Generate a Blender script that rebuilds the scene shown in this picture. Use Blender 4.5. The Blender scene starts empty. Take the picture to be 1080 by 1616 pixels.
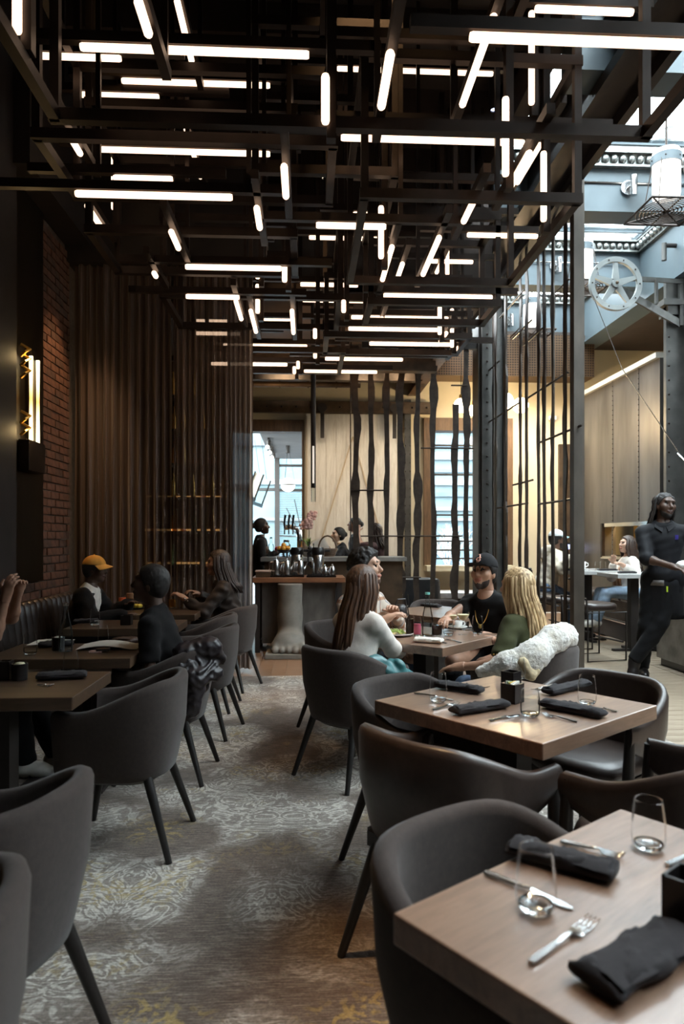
import bpy, math, random
import numpy as np
from mathutils import Vector, Matrix

# ------------------------------------------------------------------ camera, sky, light, exposure
S = bpy.context.scene
COL = S.collection
YAW = math.atan(55/1090.0); CA, SA = math.cos(YAW), math.sin(YAW)
EYE, FOC, HOR = 1.40, 1090.0, 850.0
cam_d = bpy.data.cameras.new('camera'); cam = bpy.data.objects.new('camera', cam_d); COL.objects.link(cam)
cam.location = (0, 0, EYE); cam.rotation_euler = (math.pi/2, 0, -YAW)
cam_d.sensor_fit = 'VERTICAL'; cam_d.sensor_height = 36.0; cam_d.lens = FOC/1616*36; cam_d.shift_y = (HOR-808)/1616
cam_d.clip_start = 0.05; cam_d.clip_end = 300
cam_d.dof.use_dof = True; cam_d.dof.focus_distance = 4.8; cam_d.dof.aperture_fstop = 3.2
S.camera = cam
S.view_settings.view_transform = 'Standard'; S.view_settings.look = 'None'; S.view_settings.gamma = 1
S.view_settings.use_curve_mapping = False
S.view_settings.exposure = 0.18
w = bpy.data.worlds.new('overcast_sky'); S.world = w; w.use_nodes = True
bg = w.node_tree.nodes['Background']; bg.inputs[0].default_value = (0.90, 0.96, 1.0, 1); bg.inputs[1].default_value = 21.0
S.cycles.max_bounces = 8; S.cycles.diffuse_bounces = 4; S.cycles.transparent_max_bounces = 24
S.cycles.caustics_reflective = False; S.cycles.caustics_refractive = False

def add_light(name, kind, loc, target, power, color, **kw):
    d = bpy.data.lights.new(name, kind); d.energy = power; d.color = color
    for k, v in kw.items():
        if k == 'portal': d.cycles.is_portal = True
        else: setattr(d, k, v)
    o = bpy.data.objects.new(name, d); COL.objects.link(o); o.location = loc
    o.rotation_euler = (Vector(target)-Vector(loc)).to_track_quat('-Z', 'Y').to_euler()
    return o
# sampling portals in the skylight and the added side window (they emit nothing themselves)
add_light('added_window_portal', 'AREA', (6.9, 4.4, 5.0), (0, 4.4, 5.0), 1, (1, 1, 1), portal=1, shape='RECTANGLE', size=8.8, size_y=2.2)
add_light('skylight_portal', 'AREA', (3.66, 7.6, 6.25), (3.66, 7.6, 0), 1, (1, 1, 1), portal=1, shape='RECTANGLE', size=2.9, size_y=13.6)
# the room's own downlights: warm spots in the dark ceiling
WARM = (1.0, 0.62, 0.30)
for lx, ly, tx, ty, pw, ang in ((-0.35, 2.6, 0.34, 2.05, 620, 15), (0.5, 4.3, 0.0, 5.6, 240, 40), (-1.3, 4.9, -1.5, 5.9, 55, 34),
                                (-1.6, 7.0, -1.7, 6.4, 45, 36), (0.1, 7.4, -0.1, 7.3, 560, 44), (-0.9, 6.6, -0.75, 6.6, 40, 30),
                                (0.9, 3.4, 0.55, 4.7, 50, 36), (0.5, 2.2, 0.42, 1.35, 200, 30), (-1.2, 3.0, -1.2, 3.1, 20, 40)):
    add_light('ceiling_downlight_lamp', 'SPOT', (lx, ly, 5.9), (tx, ty, 0.4), pw, WARM, spot_size=math.radians(ang), spot_blend=1.0, shadow_soft_size=0.12)

# ------------------------------------------------------------------ helpers
def at(u, v, D):
    xc = (u-540)*D/FOC
    return Vector((xc*CA+D*SA, -xc*SA+D*CA, EYE-(v-HOR)*D/FOC))
def onz(u, v, Z): return at(u, v, FOC*(EYE-Z)/(v-HOR))
def cm(xc, D): return (xc*CA+D*SA, -xc*SA+D*CA)

def tag(o, label=None, cat=None, group=None, kind=None):
    if label: o['label'] = label
    if cat: o['category'] = cat
    if group: o['group'] = group
    if kind: o['kind'] = kind
    return o
def thing(name, label, cat, loc=(0, 0, 0), rz=0.0, group=None, kind=None):
    o = bpy.data.objects.new(name, None); COL.objects.link(o); o.empty_display_size = 0.1
    o.location = loc; o.rotation_euler = (0, 0, rz)
    return tag(o, label, cat, group, kind)
def kids(o): return [c for c in bpy.data.objects if c.parent == o]
def dup(root, loc, rz=0.0, label=None, group=None, kidmap=None):
    if root not in TREE:
        TREE[root] = [(c, kids(c)) for c in kids(root)]
    r = root.copy(); COL.objects.link(r); r.location = loc; r.rotation_euler = (0, 0, rz)
    if label: r['label'] = label
    if group: r['group'] = group
    for c, gs in TREE[root]:
        n = c.copy(); COL.objects.link(n); n.parent = r
        for g in gs:
            m = g.copy(); COL.objects.link(m); m.parent = n
    return r
TREE = {}

class MB:
    def __init__(s): s.v = []; s.f = []; s.m = []
    def add(s, vs, fs, mi=0):
        b = len(s.v); s.v += [tuple(p) for p in vs]; s.f += [tuple(b+i for i in f) for f in fs]; s.m += [mi]*len(fs); return s
    def box(s, c, d, R=None, mi=0, taper=1.0):
        hx, hy, hz = d[0]/2, d[1]/2, d[2]/2; vs = []
        for z, t in ((-hz, 1.0), (hz, taper)):
            for x, y in ((-hx, -hy), (hx, -hy), (hx, hy), (-hx, hy)):
                p = Vector((x*t, y*t, z)); p = R @ p if R else p
                vs.append((p[0]+c[0], p[1]+c[1], p[2]+c[2]))
        return s.add(vs, [(3, 2, 1, 0), (4, 5, 6, 7), (0, 1, 5, 4), (1, 2, 6, 5), (2, 3, 7, 6), (3, 0, 4, 7)], mi)
    def box2(s, a, b, mi=0):
        return s.box([(a[i]+b[i])/2 for i in range(3)], [abs(b[i]-a[i]) for i in range(3)], None, mi)
    def beam(s, p, q, w_, h_, mi=0, up=(0, 0, 1)):
        p, q = Vector(p), Vector(q); d = (q-p); L = d.length; d.normalize(); u = Vector(up)
        if abs(d.dot(u)) > .98: u = Vector((0, 1, 0))
        r = d.cross(u).normalized(); u = r.cross(d)
        return s.box((p+q)/2, (w_, L, h_), Matrix((r, d, u)).transposed(), mi)
    def tube(s, pts, r, n=8, mi=0, cap=True, closed=False, flat=1.0):
        pts = [Vector(p) for p in pts]; k = len(pts); rs = r if hasattr(r, '__len__') else [r]*k
        vs = []; fs = []; u = None
        for i, p in enumerate(pts):
            if closed: d = pts[(i+1) % k]-pts[i-1]
            else: d = pts[min(i+1, k-1)]-pts[max(i-1, 0)]
            d = d.normalized() if d.length > 1e-9 else Vector((0, 0, 1))
            if u is None:
                u = Vector((0, 0, 1)) if abs(d.z) < .9 else Vector((0, 1, 0))
            u = (u-d*u.dot(d)); u = u.normalized() if u.length > 1e-6 else d.orthogonal().normalized()
            b = d.cross(u)
            for j in range(n):
                a = 2*math.pi*j/n+math.pi/n; vs.append(p+(u*math.cos(a)*flat+b*math.sin(a))*rs[i])
        for i in range(k if closed else k-1):
            i2 = (i+1) % k
            for j in range(n):
                j2 = (j+1) % n; fs.append((i*n+j, i*n+j2, i2*n+j2, i2*n+j))
        if cap and not closed:
            fs.append(tuple(range(n-1, -1, -1))); fs.append(tuple((k-1)*n+j for j in range(n)))
        return s.add(vs, fs, mi)
    def lathe(s, prof, n=20, c=(0, 0, 0), mi=0):
        vs = []; fs = []
        for (r, z) in prof:
            for j in range(n):
                a = 2*math.pi*j/n; vs.append((c[0]+max(r, 1e-4)*math.cos(a), c[1]+max(r, 1e-4)*math.sin(a), c[2]+z))
        for i in range(len(prof)-1):
            for j in range(n):
                j2 = (j+1) % n; fs.append((i*n+j, i*n+j2, (i+1)*n+j2, (i+1)*n+j))
        return s.add(vs, fs, mi)
    def prism(s, poly, frame, th, mi=0):
        """poly: 2D points; frame: (origin, ax, ay, normal); thickness along the normal."""
        o, ax, ay, nn = [Vector(t) for t in frame]; k = len(poly)
        vs = [o+ax*p[0]+ay*p[1]+nn*z for z in (0, th) for p in poly]
        fs = [tuple(range(k-1, -1, -1)), tuple(range(k, 2*k))]+[(i, (i+1) % k, k+(i+1) % k, k+i) for i in range(k)]
        return s.add(vs, fs, mi)
    def ball(s, c, r, n=10, mi=0, sq=(1, 1, 1)):
        m_ = n//2+1; prof = [(r*math.sin(math.pi*i/m_), -r*math.cos(math.pi*i/m_)) for i in range(m_+1)]
        b = MB().lathe(prof, n); vs = [(c[0]+x*sq[0], c[1]+y*sq[1], c[2]+z*sq[2]) for x, y, z in b.v]
        return s.add(vs, b.f, mi)
    def strip(s, rows, closed_u=False, mi=0):
        """rows: list of equally long point lists -> quads."""
        k = len(rows[0]); vs = [p for r_ in rows for p in r_]; fs = []
        for i in range(len(rows)-1):
            for j in range(k if closed_u else k-1):
                j2 = (j+1) % k; fs.append((i*k+j, i*k+j2, (i+1)*k+j2, (i+1)*k+j))
        return s.add(vs, fs, mi)
    def mesh(s, name, mats, smooth=False):
        me = bpy.data.meshes.new(name); me.from_pydata(s.v, [], s.f); me.update()
        for m_ in (mats if isinstance(mats, (list, tuple)) else [mats]): me.materials.append(m_)
        if any(s.m): me.polygons.foreach_set('material_index', s.m)
        if smooth:
            me.polygons.foreach_set('use_smooth', [True]*len(me.polygons))
            if smooth != 2: me.set_sharp_from_angle(angle=math.radians(40))
        return me
    def build(s, name, mats, parent=None, smooth=False, loc=None, bevel=0):
        o = bpy.data.objects.new(name, s.mesh(name, mats, smooth)); COL.objects.link(o)
        if parent is not None: o.parent = parent
        if loc is not None: o.location = loc
        if bevel: bev(o, bevel)
        return o
def bev(o, w_, n=2):
    m_ = o.modifiers.new('Bevel', 'BEVEL'); m_.width = w_; m_.segments = n; m_.limit_method = 'ANGLE'; m_.angle_limit = math.radians(40)
def inst(name, mesh, parent=None, loc=(0, 0, 0), rot=(0, 0, 0), scale=None):
    o = bpy.data.objects.new(name, mesh); COL.objects.link(o); o.location = loc; o.rotation_euler = rot
    if scale: o.scale = scale
    if parent is not None: o.parent = parent
    return o
def rotz(a): return Matrix.Rotation(a, 3, 'Z')

# ------------------------------------------------------------------ materials
class NT:
    def __init__(s, name):
        s.m = bpy.data.materials.new(name); s.m.use_nodes = True; s.t = s.m.node_tree; s.n = s.t.nodes; s.b = s.n['Principled BSDF']
    def new(s, t, **kw):
        o = s.n.new(t)
        for k, v in kw.items(): setattr(o, k, v)
        return o
    def lk(s, a, b): s.t.links.new(a, b)
    def coord(s, scale=(1, 1, 1), kind='Object'):
        c = s.new('ShaderNodeTexCoord'); m_ = s.new('ShaderNodeMapping'); m_.inputs['Scale'].default_value = scale
        s.lk(c.outputs[kind], m_.inputs[0]); return m_.outputs[0]
    def noise(s, vec, scale, detail=3, rough=.55, dist=0.0):
        n = s.new('ShaderNodeTexNoise'); n.inputs['Scale'].default_value = scale; n.inputs['Detail'].default_value = detail
        n.inputs['Roughness'].default_value = rough; n.inputs['Distortion'].default_value = dist; s.lk(vec, n.inputs['Vector']); return n.outputs['Fac']
    def ramp(s, fac, stops):
        r = s.new('ShaderNodeValToRGB'); e = r.color_ramp.elements
        while len(e) < len(stops): e.new(0.5)
        for i, (p, c) in enumerate(stops): e[i].position = p; e[i].color = (*c, 1) if len(c) == 3 else c
        s.lk(fac, r.inputs[0]); return r.outputs[0]
    def mix(s, fac, a, b, bt='MIX'):
        m_ = s.new('ShaderNodeMix', data_type='RGBA', blend_type=bt)
        for sock, v in ((0, fac), (6, a), (7, b)):
            if hasattr(v, 'is_linked') or hasattr(v, 'links'): s.lk(v, m_.inputs[sock])
            else: m_.inputs[sock].default_value = v if sock == 0 else (*v, 1)
        return m_.outputs[2]
    def math(s, op, a, b=0.0):
        m_ = s.new('ShaderNodeMath', operation=op)
        for i, v in enumerate((a, b)):
            if hasattr(v, 'links'): s.lk(v, m_.inputs[i])
            else: m_.inputs[i].default_value = v
        return m_.outputs[0]
    def bump(s, h, strength=.3, dist=.01):
        b = s.new('ShaderNodeBump'); b.inputs['Strength'].default_value = strength; b.inputs['Distance'].default_value = dist
        s.lk(h, b.inputs['Height']); s.lk(b.outputs[0], s.b.inputs['Normal'])
    def set(s, **kw):
        for k, v in kw.items():
            s.b.inputs[k].default_value = (*v, 1) if isinstance(v, tuple) and len(v) == 3 else v
        return s
MATS = {}
def mat(name, col, rough=.6, metal=0.0, var=.25, scale=8.0, bump=0.0, stretch=(1, 1, 1), spec=.5, coat=0.0, sheen=0.0, emit=None, trans=0.0):
    if name in MATS: return MATS[name]
    t = NT(name); v = t.coord(stretch); n = t.noise(v, scale, 4)
    a = tuple(max(0, c*(1-var)) for c in col); b = tuple(min(1, c*(1+var)) for c in col)
    t.lk(t.ramp(n, [(.3, a), (.7, b)]), t.b.inputs['Base Color'])
    t.set(Roughness=rough, Metallic=metal); t.b.inputs['Specular IOR Level'].default_value = spec
    t.b.inputs['Coat Weight'].default_value = coat; t.b.inputs['Coat Roughness'].default_value = .1
    t.b.inputs['Sheen Weight'].default_value = sheen
    if trans: t.b.inputs['Transmission Weight'].default_value = trans
    if bump: t.bump(t.noise(v, scale*6, 3), bump, .004)
    if emit: t.b.inputs['Emission Color'].default_value = (*emit[0], 1); t.b.inputs['Emission Strength'].default_value = emit[1]
    MATS[name] = t.m; return t.m
def glow(name, col, k):
    t = NT(name); v = t.coord(); n = t.noise(v, 3.0)
    t.lk(t.ramp(n, [(0, col), (1, tuple(c*.94 for c in col))]), t.b.inputs['Emission Color'])
    t.set(**{'Base Color': (.8, .75, .7), 'Roughness': .4, 'Emission Strength': k}); MATS[name] = t.m; return t.m
def thin_glass(name, tint=(1, 1, 1), gl=.9, edge=.25, rough=.02, k=.85):
    """single-walled clear glass: clear straight on, mirror-like at the rim."""
    t = NT(name); out = t.n['Material Output']; t.n.remove(t.b)
    tr = t.new('ShaderNodeBsdfTransparent'); tr.inputs[0].default_value = (*tint, 1)
    g = t.new('ShaderNodeBsdfGlossy'); g.inputs['Color'].default_value = (gl, gl, gl, 1); g.inputs['Roughness'].default_value = rough
    l = t.new('ShaderNodeLayerWeight'); l.inputs[0].default_value = edge
    v = t.coord(); n = t.noise(v, 5); f = t.math('MULTIPLY', l.outputs['Fresnel'], t.math('ADD', t.math('MULTIPLY', n, .2), k))
    m_ = t.new('ShaderNodeMixShader'); t.lk(f, m_.inputs[0]); t.lk(tr.outputs[0], m_.inputs[1]); t.lk(g.outputs[0], m_.inputs[2]); t.lk(m_.outputs[0], out.inputs[0])
    MATS[name] = t.m; return t.m
def wood(name, dark, light, scale=1.0, rough=.3, coat=.3, axis=0, spec=.5, cr=.13):
    st = [2.0, 2.0, 2.0]; st[axis] = .25
    t = NT(name); v = t.coord(tuple(x*scale for x in st)); n = t.noise(v, 9, 6, .6, .8); n2 = t.noise(v, 60, 3)
    f = t.math('ADD', t.math('MULTIPLY', n, .75), t.math('MULTIPLY', n2, .25))
    t.lk(t.ramp(f, [(.32, dark), (.68, light)]), t.b.inputs['Base Color'])
    t.set(Roughness=rough); t.b.inputs['Coat Weight'].default_value = coat; t.b.inputs['Coat Roughness'].default_value = cr; t.b.inputs['Specular IOR Level'].default_value = spec
    t.bump(f, .06, .002); MATS[name] = t.m; return t.m

M_STEEL = mat('blackened_steel', (.026, .017, .013), .42, .6, .3, 6)
M_STEELD = mat('dark_painted_steel', (.019, .014, .012), .6, .0, .3, 5)
M_IRON = mat('waxed_iron_bar', (.055, .041, .032), .42, .35, .35, 9)
M_BLUE = mat('blue_grey_steel_paint', (.075, .100, .114), .45, .1, .12, 2.5)
M_BLUED = mat('weathered_grey_steel', (.075, .073, .068), .45, .4, .3, 4)
M_EGG = mat('tarnished_moulding', (.24, .25, .24), .35, .7, .35, 20)
M_TUBE = glow('warm_led_diffuser', (1.0, .68, .46), 2.5)
M_CEIL = mat('dark_ceiling', (.042, .030, .025), .85, 0, .3, 2)
M_BRICK = mat('old_brick', (.12, .052, .030), .9, 0, .5, 14, .5)
M_BRICK2 = mat('sooty_brick', (.075, .038, .025), .9, 0, .5, 12, .5)
M_MORTAR = mat('lime_mortar', (.10, .075, .055), .95, 0, .3, 30, .4)
M_PANEL = mat('bronze_wall_panel', (.032, .024, .017), .35, .7, .4, 3, 0, (1, 1, .25))
M_CREAM = mat('cream_plaster', (.62, .54, .38), .8, 0, .06, 1.5)
M_RUST = mat('brown_steel', (.085, .055, .032), .5, .4, .4, 5)
M_TIMBER = wood('brown_timber_frame', (.06, .033, .016), (.16, .09, .045), 1, .55, .05, 2)
M_DOOR = wood('whitewashed_timber', (.56, .52, .45), (.80, .77, .71), .8, .6, 0, 2)
M_TABLE = wood('dark_walnut_top', (.15, .080, .048), (.31, .185, .118), 1, .40, 1.0, 0, .6, .27)
M_TABLE2 = wood('dark_oak_top', (.05, .03, .018), (.11, .066, .04), 1, .33, .3, 0)
M_PLANK = wood('oak_floorboard', (.20, .15, .10), (.38, .31, .23), 1, .42, .1, 0)
M_PLANK2 = wood('brown_floorboard', (.13, .075, .045), (.27, .165, .10), 1, .4, .1, 0)
M_FAB = mat('charcoal_felt', (.037, .0255, .0215), .9, 0, .18, 60, .25, sheen=.12)
M_LEA = mat('brown_black_leather', (.035, .024, .020), .36, 0, .2, 40, .12, spec=.55)
M_LEAB = mat('black_channel_leather', (.020, .015, .013), .38, 0, .25, 30, .12)
M_LEG = mat('black_lacquer', (.014, .012, .011), .45, 0, .2, 10)
M_CHROME = mat('polished_steel', (.72, .72, .72), .18, 1, .06, 10)
M_NAP = mat('charcoal_napkin', (.013, .010, .012), .9, 0, .25, 90, .3, sheen=.03)
M_BLK = mat('black_ceramic', (.012, .010, .010), .3, 0, .2, 10)
M_WHITE = mat('white_china', (.78, .77, .74), .25, 0, .04, 8)
M_PAPER = mat('white_paper', (.74, .70, .64), .8, 0, .05, 6)
M_GLASS = thin_glass('clear_drinking_glass', (.985, .99, .99), 1.0, .10, .12, .5)
M_PANE = thin_glass('window_pane', (.93, .97, .98), .9, .12, .01)
M_BOTTLE = thin_glass('clear_bottle_glass', (.90, .94, .94), .9, .25)
M_SOLID = NT('thick_glass_base'); M_SOLID.set(**{'Base Color': (.97, .98, .98), 'Roughness': .03, 'Transmission Weight': 1.0, 'IOR': 1.45}); M_SOLID = M_SOLID.m
M_GOLD = mat('gold_chain', (.75, .48, .14), .3, 1, .1, 10)
M_STONE = mat('grey_counter_stone', (.21, .20, .185), .55, 0, .4, 5, .1)
M_MARBLE = mat('dark_veined_marble', (.12, .11, .10), .4, 0, .6, 3.5, 0, (1, 1, .5))
M_PLASTER = mat('cast_stone', (.21, .195, .17), .7, 0, .2, 7, .2)
# ------------------------------------------------------------------ structure
def struct(name, mb, mats, parent=None, **kw):
    o = mb.build(name, mats, parent, **kw); o['kind'] = 'structure'; return o
R_ = random.Random(7)

floor = struct('floor', MB().box2((-2.7, -1.3, -.12), (7.2, 13.1, -.02)), M_PLANK2)
pl = [MB().box2((-.074, -.6, -.02), (.074, .6, 0)).mesh('floorboard', M_PLANK2), MB().box2((-.65, -.068, -.02), (.65, .068, 0)).mesh('floorboard', M_PLANK)]
for ix in range(15):
    for iy in range(2):
        inst('floorboard', pl[0], floor, (-1.05+ix*.15, 7.66+iy*1.206-(.3 if ix % 2 else 0)*iy*0, R_.uniform(-.0015, 0)))
for iy in range(44):
    for ix in range(2):
        inst('floorboard', pl[1], floor, (3.16+ix*1.306+(.0 if iy % 2 else .0), 3.6+iy*.14, R_.uniform(-.0015, 0)))

def carpet_mat():
    t = NT('damask_carpet')
    c = t.new('ShaderNodeTexCoord'); sx = t.new('ShaderNodeSeparateXYZ'); t.lk(c.outputs['Object'], sx.inputs[0])
    n0 = t.new('ShaderNodeTexNoise'); n0.inputs['Scale'].default_value = 2.2; t.lk(c.outputs['Object'], n0.inputs['Vector'])
    # mirrored medallion repeat: x folded about each motif's axis
    u = t.math('ADD', t.math('MULTIPLY', sx.outputs[0], 1/1.15), .12)
    fx = t.math('ABSOLUTE', t.math('SUBTRACT', t.math('FRACT', u), .5))
    fy = t.math('MULTIPLY', sx.outputs[1], 1/1.15)
    cb = t.new('ShaderNodeCombineXYZ'); t.lk(fx, cb.inputs[0]); t.lk(fy, cb.inputs[1]); v = cb.outputs[0]
    scroll = t.noise(v, 5.0, 3.0, .5, 2.4)
    band = t.math('ABSOLUTE', t.math('SUBTRACT', t.math('FRACT', t.math('MULTIPLY', scroll, 7.0)), .5))   # thin scroll lines
    big = t.noise(v, 1.9, 2, .5, .5); blot = t.noise(c.outputs['Object'], 1.1, 3, .6, .4)
    m = t.new('ShaderNodeMapping'); m.inputs['Scale'].default_value = (3, 34, 1); t.lk(c.outputs['Object'], m.inputs[0])
    streak = t.noise(m.outputs[0], 4, 4, .65); fine = t.noise(c.outputs['Object'], 130, 2)
    line = t.ramp(band, [(.20, (0, 0, 0)), (.42, (1, 1, 1))]); mask = t.ramp(t.math('ADD', t.math('MULTIPLY', big, .6), t.math('MULTIPLY', blot, .5)), [(.50, (0, 0, 0)), (.60, (1, 1, 1))])
    ground = t.ramp(streak, [(.30, (.050, .036, .028)), (.52, (.125, .095, .075)), (.74, (.27, .232, .20))])
    cream = t.ramp(streak, [(.30, (.34, .31, .27)), (.65, (.66, .62, .56))])
    f1 = t.math('MULTIPLY', t.math('ADD', t.math('MULTIPLY', line, .75), .28), mask); f1 = t.math('MINIMUM', f1, .95)
    c1 = t.mix(f1, ground, cream)
    line2 = t.ramp(t.noise(v, 9, 2, .5, 4.0), [(.50, (0, 0, 0)), (.60, (1, 1, 1))])
    f2 = t.math('MULTIPLY', line2, t.ramp(t.noise(v, 3.2, 1), [(.52, (0, 0, 0)), (.66, (.55, .55, .55))]))
    c2 = t.mix(f2, c1, (.40, .29, .085))
    c3 = t.mix(t.math('MULTIPLY', t.ramp(t.noise(c.outputs['Object'], .6, 2), [(.50, (0, 0, 0)), (.70, (1, 1, 1))]), .55), c2, (.15, .085, .05))
    c4 = t.mix(.35, c3, t.ramp(fine, [(.3, (.1, .1, .1)), (.7, (.9, .9, .9))]), 'OVERLAY')
    t.lk(c4, t.b.inputs['Base Color']); t.set(Roughness=.95); t.b.inputs['Sheen Weight'].default_value = .2; t.b.inputs['Specular IOR Level'].default_value = .2
    t.bump(t.math('ADD', fine, t.math('MULTIPLY', streak, .5)), .35, .004); return t.m
tag(MB().box2((-2.44, -1.2, -.018), (2.50, 7.05, .004)).build('carpet', carpet_mat()), 'worn grey and cream damask carpet with ochre scrolls laid over the boards', 'carpet')

# left wall, brick pier, bronze panels
wl = struct('wall_left', MB().box2((-2.75, -1.2, -.1), (-2.455, 13.1, 6.3)), M_MORTAR)
bk = [MB().box2((-.012, -.104, -.0325), (.012, .104, .0325)).mesh('brick', m) for m in (M_BRICK, M_BRICK2, M_BRICK)]
for me in bk:
    pass
for r in range(45):
    z = .86+r*.077+.0325; off = .108 if r % 2 else 0
    for k in range(4):
        y0, y1 = 6.50+k*.218-off, 6.50+k*.218-off+.208
        y0, y1 = max(y0, 6.50), min(y1, 7.22)
        if y1-y0 > .05: inst('brick', bk[R_.choice((0, 0, 1, 2))], wl, (-2.450+R_.uniform(-.004, .004), (y0+y1)/2, z), (0, 0, R_.uniform(-.02, .02)), (1, (y1-y0)/.208, 1))
for r in range(2):
    for k in range(5):
        inst('brick', bk[R_.choice((0, 1))], wl, (-2.450, 5.45+k*.218+(.1 if r else 0), .8925+r*.077))
p_ = MB(); p_.box2((-2.455, 5.70, 1.02), (-2.415, 6.46, 4.4)); p_.build('wall_panel', M_PANEL, wl, bevel=.004)
p_ = MB(); p_.box2((-2.455, 2.6, 1.02), (-2.33, 5.67, 6.2)); p_.build('wall_panel', M_STEELD, wl, bevel=.006)
p_ = MB()
for k in range(34): p_.ball((-2.413, 5.74, 1.08+k*.1), .011, 6)
o = p_.build('rivet', M_STEEL, wl); o['kind'] = 'stuff'
struct('baseboard_left', MB().box2((-2.455, 2.0, 0), (-2.43, 7.1, .12)), M_STEELD)

# ceiling over the dining bay with deep coffers; lower slatted ceiling at the back
ceil = struct('ceiling', MB().box2((-2.75, -1.2, 6.2), (2.20, 9.2, 6.35)).box2((-2.75, 9.0, 4.62), (2.45, 9.2, 6.2)).box2((-2.75, 9.0, 4.6), (2.45, 13.1, 4.72)).box2((2.05, -1.2, 5.95), (2.2, 9.2, 6.2)), M_CEIL)
for k in range(8):
    y = .6+k*1.12
    MB().box2((-2.45, y, 5.92), (2.05, y+.12, 6.2)).build('ceiling_joist', M_CEIL, ceil)
struct('trim_1', MB().box2((-2.455, 7.14, 4.22), (-.42, 7.5, 6.2)), M_STEELD)
struct('trim_2', MB().box2((-2.455, 5.6, 4.38), (-2.2, 7.14, 6.2)), M_STEELD)
# perforated copper-brown panels of the back ceiling
M_PERF = NT('perforated_brown_panel'); v = M_PERF.coord()
vo = M_PERF.new('ShaderNodeTexVoronoi'); vo.inputs['Scale'].default_value = 22; vo.inputs['Randomness'].default_value = 0; M_PERF.lk(v, vo.inputs['Vector'])
M_PERF.lk(M_PERF.ramp(vo.outputs['Distance'], [(.30, (.02, .012, .008)), (.36, (.105, .058, .028))]), M_PERF.b.inputs['Base Color']); M_PERF.set(Roughness=.45, Metallic=.4); M_PERF = M_PERF.m
for ix in range(5):
    for iy in range(4):
        if (ix+iy) % 2 == 0 or ix == 2:
            MB().box2((-1.9+ix*.86, 9.3+iy*.92, 4.53), (-1.1+ix*.86, 10.16+iy*.92, 4.56)).build('ceiling_panel', M_PERF, ceil)
# steel cross beams at the back
def ibeam(mb, p, q, w_, h_, t=.02):
    p, q = Vector(p), Vector(q); dz = Vector((0, 0, h_/2))
    mb.beam(p+dz, q+dz, w_, t); mb.beam(p-dz, q-dz, w_, t); mb.beam(p, q, t, h_)
b = MB(); ibeam(b, (-1.7, 10.4, 4.05), (1.95, 10.4, 4.05), .16, .24); struct('trim_3', b, M_RUST)
b = MB(); ibeam(b, (-1.7, 11.7, 4.20), (1.95, 11.7, 4.20), .16, .24); struct('trim_4', b, M_RUST)
b = MB(); ibeam(b, (2.0, 9.9, 4.24), (2.0, 13.0, 4.24), .2, .26); struct('trim_5', b, M_TIMBER)
b = MB()
b.tube([(-1.6, 11.0, 3.85), (.85, 11.0, 3.85)], .045, 12)
for x in (-.9, -.45, 0, .45): b.tube([(x, 11.0, 3.85), (x+.03, 11.0, 3.85)], .055, 12)
cond = thing('conduit_pipe', 'long horizontal brown conduit pipe under the back ceiling above the service counter', 'pipe', (0, 0, 0))
b.build('pipe', M_RUST, cond, smooth=True)
for x in (-1.2, .7): MB().beam((x, 11.0, 3.85), (x, 11.0, 4.6), .02, .02).build('hanger', M_STEELD, cond)

# back wall (Y = 13) with the two street windows
bw = MB()
for (x0, x1, z0, z1) in ((-2.75, -1.62, 0, 4.6), (-1.62, -.06, 3.62, 4.6), (-.06, 2.33, 0, 4.6), (2.33, 3.72, 3.52, 4.4), (2.33, 3.72, 0, .88), (3.72, 5.35, 0, 4.4), (5.35, 7.2, 0, 5.2)):
    bw.box2((x0, 13.0, z0), (x1, 13.2, z1))
wb = struct('wall_back', bw, M_CREAM)
MB().box2((2.33, 12.5, 4.38), (5.3, 13.25, 5.15)).build('soffit', M_PERF, wb)
MB().box2((4.80, 12.93, 0), (5.1, 13.0, 3.2)).build('wall_panel', M_RUST, wb)
MB().box2((4.16, 12.96, 0), (4.20, 13.0, 3.1)).build('door_edge', M_STEELD, wb)
wr = struct('wall_right', MB().box2((7.0, -1.2, -.1), (7.2, 13.2, 1.1)).box2((7.0, -1.2, 6.1), (7.2, 9.2, 6.35)).box2((7.0, -1.2, 1.1), (7.2, 9.2, 3.9)).box2((7.0, -1.2, 3.9), (7.2, 0.0, 6.1)).box2((7.0, 8.8, 3.9), (7.2, 9.2, 6.1)).box2((7.0, 9.2, 1.1), (7.2, 13.2, 5.2)), M_STEELD)
w5 = MB()  # unseen side window, added for the daylight coming from the right
for k in range(6): w5.box2((7.02, -.04+k*1.76, 3.9), (7.12, .04+k*1.76, 6.1))
for z in (3.9, 6.02): w5.box2((7.02, 0, z), (7.12, 8.8, z+.08))
w5 = struct('window_added_side', w5, M_STEELD)
for k in range(5): MB().box2((7.06, .04+k*1.76, 3.98), (7.07, 1.72+k*1.76, 6.02)).build('pane', M_PANE, w5)
struct('wall_added_reflector', MB().box2((17, -14, -.5), (20, 12.5, 19)), mat('pale_reflector_wall', (.34, .34, .34), .8, 0, .2, 1))  # unseen facade added, height and tone set for the sheen on the tables
struct('wall_front', MB().box2((-2.75, -1.4, -.1), (7.2, -1.2, 6.35)), M_STEELD)
# baseboards and pale ledge below the right window
struct('baseboard_back', MB().box2((-.06, 12.97, 0), (2.33, 13.0, .14)).box2((3.72, 12.97, 0), (4.8, 13.0, .14)), M_RUST)
struct('trim_6', MB().box2((2.2, 12.6, .80), (3.85, 13.0, .90)), M_CREAM)

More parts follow.
